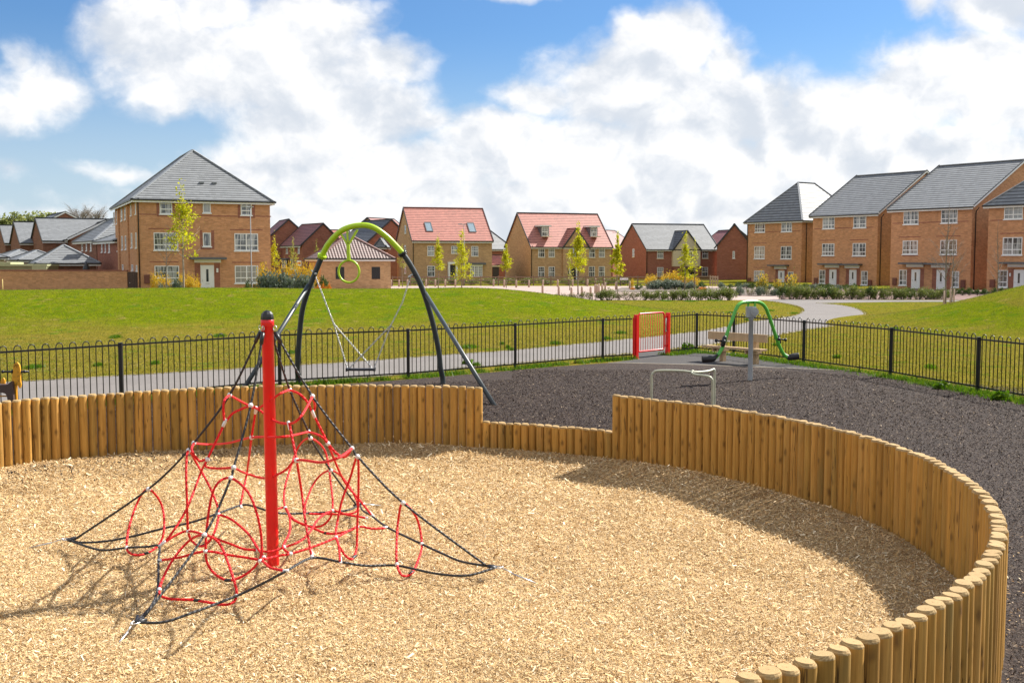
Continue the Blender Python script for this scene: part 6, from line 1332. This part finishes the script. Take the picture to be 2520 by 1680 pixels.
def lawn():
    g = np.random.default_rng(31); N = 420000; y = g.uniform(22, 80, N); x = g.uniform(-1, 1, N)*(y*.50+1); keep = g.random(N) < np.clip((34/y)**1.0, .3, 1); x, y = x[keep], y[keep]
    # outside the playground (beyond the footpath on the left, beyond the fence on the right)
    fw = np.array(sorted([(p[0], p[1]) for p in far_w if p[1] < 48], key=lambda q: q[0])); nw = np.array([(p[0], p[1]) for p in near_w])
    poly = [Vector((p[0], p[1])) for p in far_w + [(40, 84), (-60, 84)]]
    def inside(x, y, pg):
        pg = np.array([(p[0], p[1]) for p in pg]); c = np.zeros(len(x), bool); j = len(pg)-1
        for i in range(len(pg)):
            xi, yi = pg[i]; xj, yj = pg[j]; t = ((yi > y) != (yj > y)) & (x < (xj-xi)*(y-yi)/((yj-yi) if yj != yi else 1e-9)+xi); c ^= t; j = i
        return c
    end = far_w[-1]; A_ = inside(x, y, far_w + [(end[0], 77), (-60, 77)])
    fr = [(p.x+.15, p.y+.15) for p in right_posts[:]]; 
    B_ = inside(x, y, [tuple(near_w[-1])] + near_w[::-1][0:4*9] + [(fr[0][0], fr[0][1]), fr[1], fr[2], fr[3], fr[4], fr[5], fr[6], (60, 15), (60, 74), (26, 74)])
    Bk = inside(x, y, [(p[0], p[1]) for p in far_w + near_w[::-1]])
    keep = (A_ | B_) & ~Bk & (y < 76.5); x, y = x[keep], y[keep]; z = hv(x, y); dry = np.clip(.75-z*1.1, .08, .8)*(y < 62) ; pn = np.sin(x*.9+1.3*np.sin(y*.7))*np.sin(y*1.1+np.sin(x*.6)*1.7)*.5+np.sin(x*2.3+y)*np.sin(y*2.9-x*1.1)*.3; isd = g.random(len(x)) < np.clip(dry+pn*.45, .03, .95)
    P_ = np.stack([x, y, z-.004], 1); H_ = g.uniform(.015, .042, len(x))
    blades('lawn_grass', 'short green mown grass covering the mounds and lawns', P_[~isd], H_[~isd], 'gr_lawn', 1, .012); blades('dry_grass', 'yellowish brown mown grass on the flat parts of the lawn', P_[isd], H_[isd]*.9, 'gr_dry', 2, .012)
    # lush tufts
    C = []
    for (u, v, w) in [(82,905,32),(240,900,16),(383,895,18),(540,822,26),(285,823,24),(715,797,18),(1155,855,34),(1258,770,14),(1366,846,24),(1492,834,22),(1528,820,24),(1172,900,16),(1236,847,8),(1250,856,10),(1840,1000-212,14),(2200,800,20),(1910,850,14),(2060,880,16),(2290,905,22),(1895,765,20),(1800,770,20),(1955,772,18),(1700,742,30),(1760,740,30),(1640,741,26)]:
        p = G(u, v); 
        for q in range(3): p = G(u, v, hgt(p.x, p.y))
        k = int(340*(w/20)); s_ = w*p.y/FPX/2; d = g.normal(0, .5, (k, 2))*np.array([s_, s_*1.6]); C.append(np.stack([p.x+d[:, 0], p.y+d[:, 1], hv(p.x+d[:, 0], p.y+d[:, 1])], 1))
    C = np.concatenate(C); blades('grass_tufts', 'darker lush tufts scattered over the lawn', C, g.uniform(.04, .12, len(C)), 'gr_lush', 4, .012)
    # rough strip along the foot of the fence and round the lawn edges
    S = []
    def strip(pts, wd, dens, hmin=0):
        for a, b in zip(pts[:-1], pts[1:]):
            a = Vector((a[0], a[1], 0)); b = Vector((b[0], b[1], 0)); L = (b-a).length; k = int(L*dens); t = g.random(k); d = (b-a).normalized(); nn = Vector((-d.y, d.x, 0)); o = g.normal(0, wd, k)
            c = np.array(a)[None] + t[:, None]*np.array(b-a)[None] + o[:, None]*np.array(nn)[None]; m = np.sin(c[:, 0]*2.7)+np.sin(c[:, 0]*7.1+c[:, 1]*5)+g.normal(0, .6, k) > -.6; c = c[m]; c[:, 2] = 0; S.append(c)
    strip([p for p in left_posts] + [gl], .15, 520); strip([p + Vector((-.1, -.15, 0)) for p in [gr]+right_posts], .17, 700)
    S1 = np.concatenate(S); blades('verge_grass', 'uncut green grass along the foot of the playground fence', S1, g.uniform(.04, .15, len(S1)), 'gr_lush', 6, .010)
    S.clear(); strip(far_w[1:], .05, 160); strip(near_w[1:], .05, 120); S2 = np.concatenate(S); blades('edge_grass', 'ragged grass edging the grey footpath', S2, g.uniform(.03, .07, len(S2)), 'gr_dry', 7, .010)
    C = []                                                       # weed clumps by the gate and fence foot
    for (u, v, s_) in [(1693,863,.20),(2180,945,.0),(2318,958,.13),(2460,985,.15),(1150,896,.1)]:
        if s_: p = G(u, v); k = 500; d = g.normal(0, s_*.5, (k, 2)); C.append(np.stack([p.x+d[:, 0], p.y+d[:, 1]*.6, np.abs(g.normal(0, s_*.45, k))], 1))
    q = leafquads(g, np.concatenate(C), .09); tag(quads_mesh('weeds', q, M['gr_lush']), 'leafy green weeds at the foot of the fence', None, None, 'stuff')
lawn()
